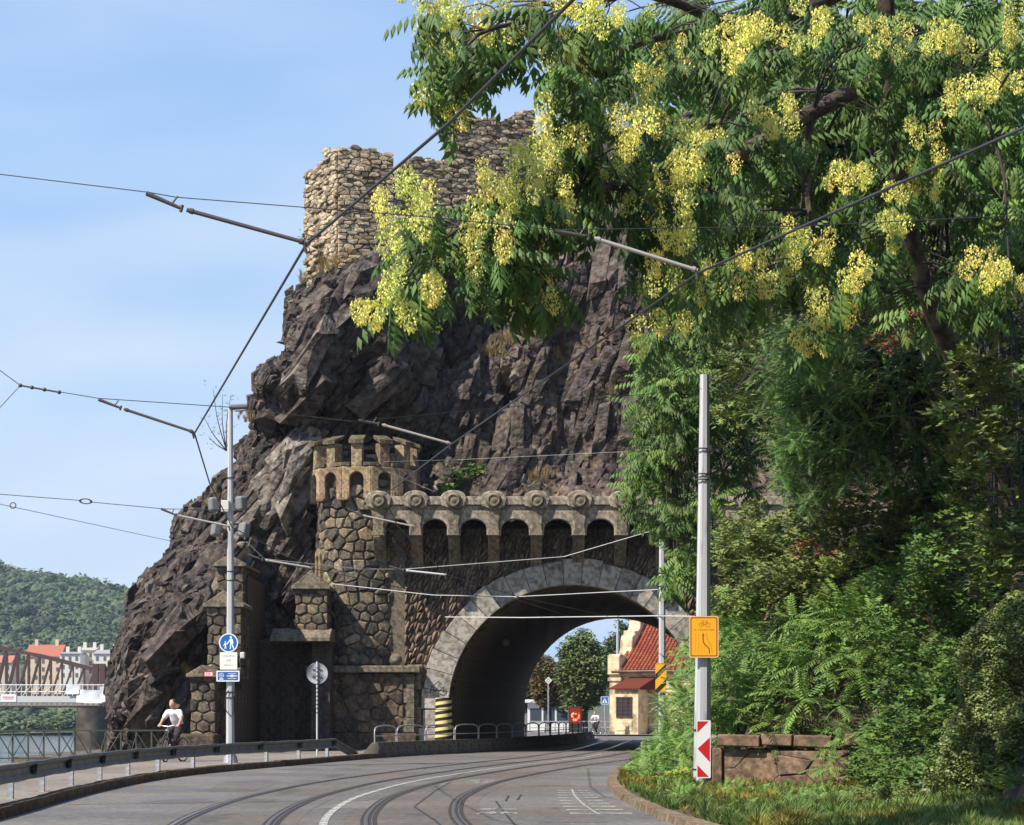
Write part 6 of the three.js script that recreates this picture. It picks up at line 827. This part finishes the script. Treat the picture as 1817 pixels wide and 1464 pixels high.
span('pale span wire across the tunnel mouth between poles', [[790, 1095, 80], [930, 1096, 77], [1160, 1093, 68.2], [1240, 1094, 66]], .020, M.paleWire);
span('span wire across the arch crown', [[590, 1036, 82], [768, 1056, 76], [915, 1059, 73], [1170, 1046, 68]], .014, M.paleWire);
span('span wire below the gallery brackets', [[438, 962, 57], [470, 992, 60], [640, 1010, 66], [720, 1010, 68], [1000, 988, 70], [1170, 938, 68]], .014, M.paleWire);
span('short wire tied to the round tower crown', [[690, 838, 84], [770, 872, 86.4]], .012, M.paleWire); span('thin wire from the tower crown to the rock', [[680, 819, 84], [810, 816, 88], [1140, 800, 90]], .008, M.paleWire);
// pull-off rods: a short hinged arm under the span wire and a long tube to the contact wire
function pullOff(label, a, k, e, Z, r, m = M.rod) {
  const A = px(...a, Z), K = px(...k, Z), E = px(...e, Z), t = thing('pull_off_rod', label, 'pull-off rod', V(0, 0, 0), 'pull-off rods of the tram wires'), d = V().subVectors(E, K).normalize(), K2 = K.clone().addScaledVector(d, r * 2.5);
  part(t, 'hinged_arm', bar(A, K, r * 1.15, r * .8, 7), M.rod); part(t, 'tube', bar(K2, E, r, r * .9, 9), m); const n = V(-d.y, d.x, 0); part(t, 'fork', [bar(K.clone().addScaledVector(n, -r * 1.6), K.clone().addScaledVector(n, r * 1.6), r * .8, r * .8, 6), bar(V().lerpVectors(A, K, .72), V().lerpVectors(A, K, .82).addScaledVector(n, r * 4.5), r * .5, r * .4, 5)], M.rod);
  part(t, 'wire_clip', bar(E.clone().addScaledVector(d, -r), E.clone().add(V(0, -r * 4.2, 0)), r * .9, r * .7, 6), M.rod); for (const q of [.04, .96]) part(t, 'collar', at(bar(V(0, -r * .8, 0), V(0, r * .8, 0), r * 1.35, r * 1.35, 9), 0, 0, 0).applyQuaternion(new THREE.Quaternion().setFromUnitVectors(V(0, 1, 0), d)).translate(lerp(K2.x, E.x, q), lerp(K2.y, E.y, q), lerp(K2.z, E.z, q)), m);
}
pullOff('dark pull-off rod hanging against the sky near the ruin', [260, 343], [322, 370], [543, 431], 17.3, .019); const greyRod = mat('grey_rod', col(.34, .31, .27), .5);
pullOff('grey pull-off rod hanging in front of the seed tree', [985, 410], [1045, 420], [1238, 480], 17.9, .019, greyRod); pullOff('dark pull-off rod hanging against the pale sky above the lamp post', [175, 709], [214, 724], [344, 767], 29, .021);
pullOff('grey pull-off rod above the tower merlons', [636, 746], [672, 752], [799, 787], 30.2, .020, greyRod); pullOff('pale pull-off rod reaching the loudspeakers', [286, 903], [312, 914], [408, 934], 43.6, .024, greyRod); pullOff('pale pull-off rod in front of the tower drum', [616, 902], [640, 914], [734, 934], 43.8, .022, greyRod);
pullOff('pale pull-off rod beneath the stepped wall cap', [440, 984], [466, 993], [556, 1008], 57.5, .03, greyRod); pullOff('pale pull-off rod under the gallery openings', [690, 1005], [716, 1012], [792, 1020], 58.5, .03, M.paleWire);
// ---------------------------------------------------------------- people and bicycles
function blob(bones, cell, pad = .06, k = .035, clip) {                // one skin over tapered bones: [ax, ay, az, ra, bx, by, bz, rb]
  const lo = V(1e9, 1e9, 1e9), hi = V(-1e9, -1e9, -1e9); for (const b of bones) for (const o of [0, 4]) { const r = b[o + 3] + pad; lo.min(V(b[o] - r, b[o + 1] - r, b[o + 2] - r)); hi.max(V(b[o] + r, b[o + 1] + r, b[o + 2] + r)); }
  const c = V().addVectors(lo, hi).multiplyScalar(.5), half = Math.max(hi.x - lo.x, hi.y - lo.y, hi.z - lo.z) / 2, res = Math.ceil(2 * half / cell) + 4, mc = new MarchingCubes(res, M.white, false, false, 120000); mc.isolation = 0;
  for (let z = 0; z < res; z++) for (let y = 0; y < res; y++) for (let x = 0; x < res; x++) {
    const X = c.x + (x - res / 2) / (res / 2) * half, Y = c.y + (y - res / 2) / (res / 2) * half, Z = c.z + (z - res / 2) / (res / 2) * half; let s = 0;
    for (const b of bones) { const dx = b[4] - b[0], dy = b[5] - b[1], dz = b[6] - b[2], t = clamp(((X - b[0]) * dx + (Y - b[1]) * dy + (Z - b[2]) * dz) / (dx * dx + dy * dy + dz * dz + 1e-9)), d = Math.hypot(X - b[0] - dx * t, Y - b[1] - dy * t, Z - b[2] - dz * t) - lerp(b[3], b[7], t); s += Math.exp(-d / k * 1.5); }
    let d = -k / 1.5 * Math.log(s + 1e-30); if (clip) d = Math.max(d, clip(X, Y, Z)); mc.field[x + y * res + z * res * res] = -d;
  }
  mc.update(); const n = mc.count, g = new THREE.BufferGeometry(), p = new Float32Array(n * 3), q = new Float32Array(n * 3); for (let i = 0; i < n * 3; i += 3) { p[i] = c.x + mc.positionArray[i] * half; p[i + 1] = c.y + mc.positionArray[i + 1] * half; p[i + 2] = c.z + mc.positionArray[i + 2] * half; const l = Math.hypot(mc.normalArray[i], mc.normalArray[i + 1], mc.normalArray[i + 2]) || 1; q[i] = mc.normalArray[i] / l; q[i + 1] = mc.normalArray[i + 1] / l; q[i + 2] = mc.normalArray[i + 2] / l; }
  g.setAttribute('position', new THREE.BufferAttribute(p, 3)); g.setAttribute('normal', new THREE.BufferAttribute(q, 3)); return g;
}
const skin = mat('skin', col(.48, .27, .19), .6), frameM = mat('bicycle_paint', col(.03, .03, .035), .4), chrome = mat('bright_metal', col(.7, .7, .7), .3, { metalness: .8 });
function bicycle(label, pos, turn, s = 1) {                            // rides towards +z
  const t = thing('bicycle', label, 'bicycle', pos); t.rotation.y = turn; t.scale.setScalar(s); const wr = .34, fz = .52, rz = -.50;
  for (const [z, st] of [[fz, .22], [rz, 0]]) { const w = part(t, 'wheel', at(new THREE.TorusGeometry(wr - .02, .012, 6, 32), 0, wr, z, 0, Math.PI / 2 + st), chrome); part(w, 'tyre', at(new THREE.TorusGeometry(wr, .024, 8, 36), 0, wr, z, 0, Math.PI / 2 + st), M.black); const sp = []; for (let i = 0; i < 14; i++) { const a = i / 14 * 6.283; sp.push(bar(V(0, wr, z), V(Math.sin(st) * Math.cos(a) * wr * .0, wr + Math.sin(a) * wr * .95, z + Math.cos(a) * wr * .95), .002, .002, 3)); } part(w, 'spokes', sp, chrome, 'stuff'); part(w, 'hub', at(new THREE.CylinderGeometry(.025, .025, .1, 8), 0, wr, z, 0, 0, Math.PI / 2), chrome); }
  const bb = V(0, .30, -.05), seat = V(0, .82, -.22), head = V(0, .86, .34), headLow = V(0, .70, .39), rear = V(0, wr, rz);
  part(t, 'frame', [bar(bb, seat, .018), bar(seat, head, .018), bar(bb, headLow, .022), bar(headLow, head, .02), ...[-.05, .05].flatMap(x => [bar(V(x, rear.y, rear.z), V(x * .4, bb.y, bb.z), .011), bar(V(x, rear.y, rear.z), V(x * .4, seat.y - .04, seat.z), .01)])], frameM);
  part(t, 'fork', [-.05, .05].map(x => bar(V(x * .8, .70, .39), V(x, wr, fz), .015)), frameM); part(t, 'saddle_post', bar(seat, V(0, .95, -.26), .014), chrome); part(t, 'saddle', at(new RoundedBoxGeometry(.15, .06, .27, 2, .028), 0, .97, -.27), M.black);
  part(t, 'stem', bar(head, V(0, 1.02, .38), .016), chrome); part(t, 'handlebar', tube([V(-.31, 1.05, .30), V(-.2, 1.06, .38), V(0, 1.03, .40), V(.2, 1.06, .38), V(.31, 1.05, .30)], .014, 7, 18), chrome); for (const x of [-.30, .30]) part(t, 'grip', at(new THREE.CylinderGeometry(.02, .02, .12, 8), x, 1.05, .30, 0, 0, Math.PI / 2 + .2 * Math.sign(x)), M.black);
  part(t, 'crank', [bar(V(.05, .30, -.05), V(.07, .16, .02), .012), bar(V(-.05, .30, -.05), V(-.07, .44, -.12), .012), at(new THREE.CylinderGeometry(.09, .09, .015, 18), .045, .30, -.05, 0, 0, Math.PI / 2)], chrome); for (const [x, y, z] of [[.11, .16, .02], [-.11, .44, -.12]]) part(t, 'pedal', box(.09, .02, .06, x, y, z), M.black); part(t, 'front_lamp', at(new THREE.CylinderGeometry(.03, .03, .05, 10), 0, .93, .43, Math.PI / 2), chrome);
  return t;
}
function rider(label, pos, turn, s, shirt, trouser, hairC) {
  const t = thing('person', label, 'person', pos); t.rotation.y = turn; t.scale.setScalar(s);
  const hip = [0, 1.03, -.24], sh = 1.47, sz = .02, sgn = [-1, 1], B = [];
  B.push([0, 1.06, -.24, .14, 0, 1.28, -.10, .135], [0, 1.28, -.10, .135, 0, 1.44, 0, .14], [-.16, sh - .03, sz, .075, .16, sh - .03, sz, .075], [0, 1.46, .02, .065, 0, 1.60, .07, .055], [0, 1.66, .09, .088, 0, 1.74, .085, .098], [0, 1.63, .135, .06, 0, 1.66, .12, .08]);
  for (const x of sgn) B.push([x * .20, sh - .03, sz, .062, x * .30, 1.24, .12, .048], [x * .30, 1.24, .12, .046, x * .31, 1.09, .27, .032], [x * .31, 1.09, .27, .034, x * .305, 1.065, .31, .036]);
  const knee = [[-.12, .84, .16], [.11, .62, .20]], foot = [[-.11, .50, -.10], [.11, .22, .0]]; sgn.forEach((x, i) => B.push([x * .09, 1.02, -.22, .10, ...knee[i], .072], [...knee[i], .068, ...foot[i], .042], [...foot[i], .042, foot[i][0], foot[i][1] - .03, foot[i][2] + .16, .034]));
  for (const x of sgn) for (let f = 0; f < 4; f++) B.push([x * (.335 - .022 * f), 1.07, .31, .011, x * (.34 - .022 * f), 1.045, .345, .010], [x * (.34 - .022 * f), 1.045, .345, .010, x * (.338 - .022 * f), 1.025, .31, .009]); for (const x of sgn) B.push([x * .275, 1.07, .29, .012, x * .265, 1.05, .325, .010]);
  B.push([0, 1.685, .185, .016, 0, 1.66, .20, .018]); for (const x of sgn) B.push([x * .098, 1.70, .08, .014, x * .1, 1.67, .085, .018]);
  part(t, 'body', blob(B, .017, .05, .016), skin);
  const S = [[0, 1.06, -.24, .165, 0, 1.28, -.10, .165], [0, 1.28, -.10, .165, 0, 1.44, 0, .155], [-.16, sh - .03, sz, .095, .16, sh - .03, sz, .095], ...sgn.map(x => [x * .20, sh - .03, sz, .085, x * .262, 1.32, .08, .078])]; part(t, 'shirt', blob(S, .022, .06, .02, (x, y, z) => y - 1.535), shirt);
  const P = [[0, 1.02, -.25, .155, 0, 1.08, -.22, .15]]; sgn.forEach((x, i) => P.push([x * .09, 1.02, -.22, .118, ...knee[i], .088], [...knee[i], .084, lerp(knee[i][0], foot[i][0], .9), lerp(knee[i][1], foot[i][1], .9), lerp(knee[i][2], foot[i][2], .9), .055])); part(t, 'trousers', blob(P, .022, .06, .018), trouser);
  part(t, 'hair', blob([[0, 1.755, .07, .092, 0, 1.72, .03, .096], [-.05, 1.77, .10, .055, .05, 1.77, .10, .055]], .014, .04, .016), hairC);
  for (const x of sgn) part(t, 'eye', at(new THREE.SphereGeometry(.012, 8, 6), x * .035, 1.705, .178), M.black); part(t, 'mouth', at(new THREE.SphereGeometry(.018, 8, 5).scale(1, .3, .5), 0, 1.625, .188), mat('lips', col(.35, .13, .11), .6)); sgn.forEach((x, i) => part(t, 'shoe', at(new RoundedBoxGeometry(.10, .09, .27, 2, .035), foot[i][0], foot[i][1] - .035, foot[i][2] + .07, i ? .15 : .3), mat('shoe', col(.10, .10, .11), .7)));
  return t;
}
const whiteCloth = mat('white_cotton', col(.74, .72, .74), .9), darkCloth = mat('dark_trousers', col(.035, .025, .028), .9), hair = mat('dark_hair', col(.03, .022, .018), .8);
{ const p = px(309, 1340, 65); p.y = .14; bicycle('dark bicycle ridden along the river railing', p, -.35, 1.09); rider('person in white t-shirt and dark trousers cycling along the pavement', p, -.35, 1.09, whiteCloth, darkCloth, hair); }
{ const p = px(1057, 1300, 150); p.y = .004; bicycle('small bicycle ridden across the square beyond the tunnel', p, -.5, 1); rider('person in white top cycling beyond the tunnel', p, -.5, 1, whiteCloth, mat('black_shorts', col(.02, .02, .02), .9), hair); }
scene.fog = new THREE.FogExp2(0xbcd0e6, 0.0001);
renderer.render(scene, camera);
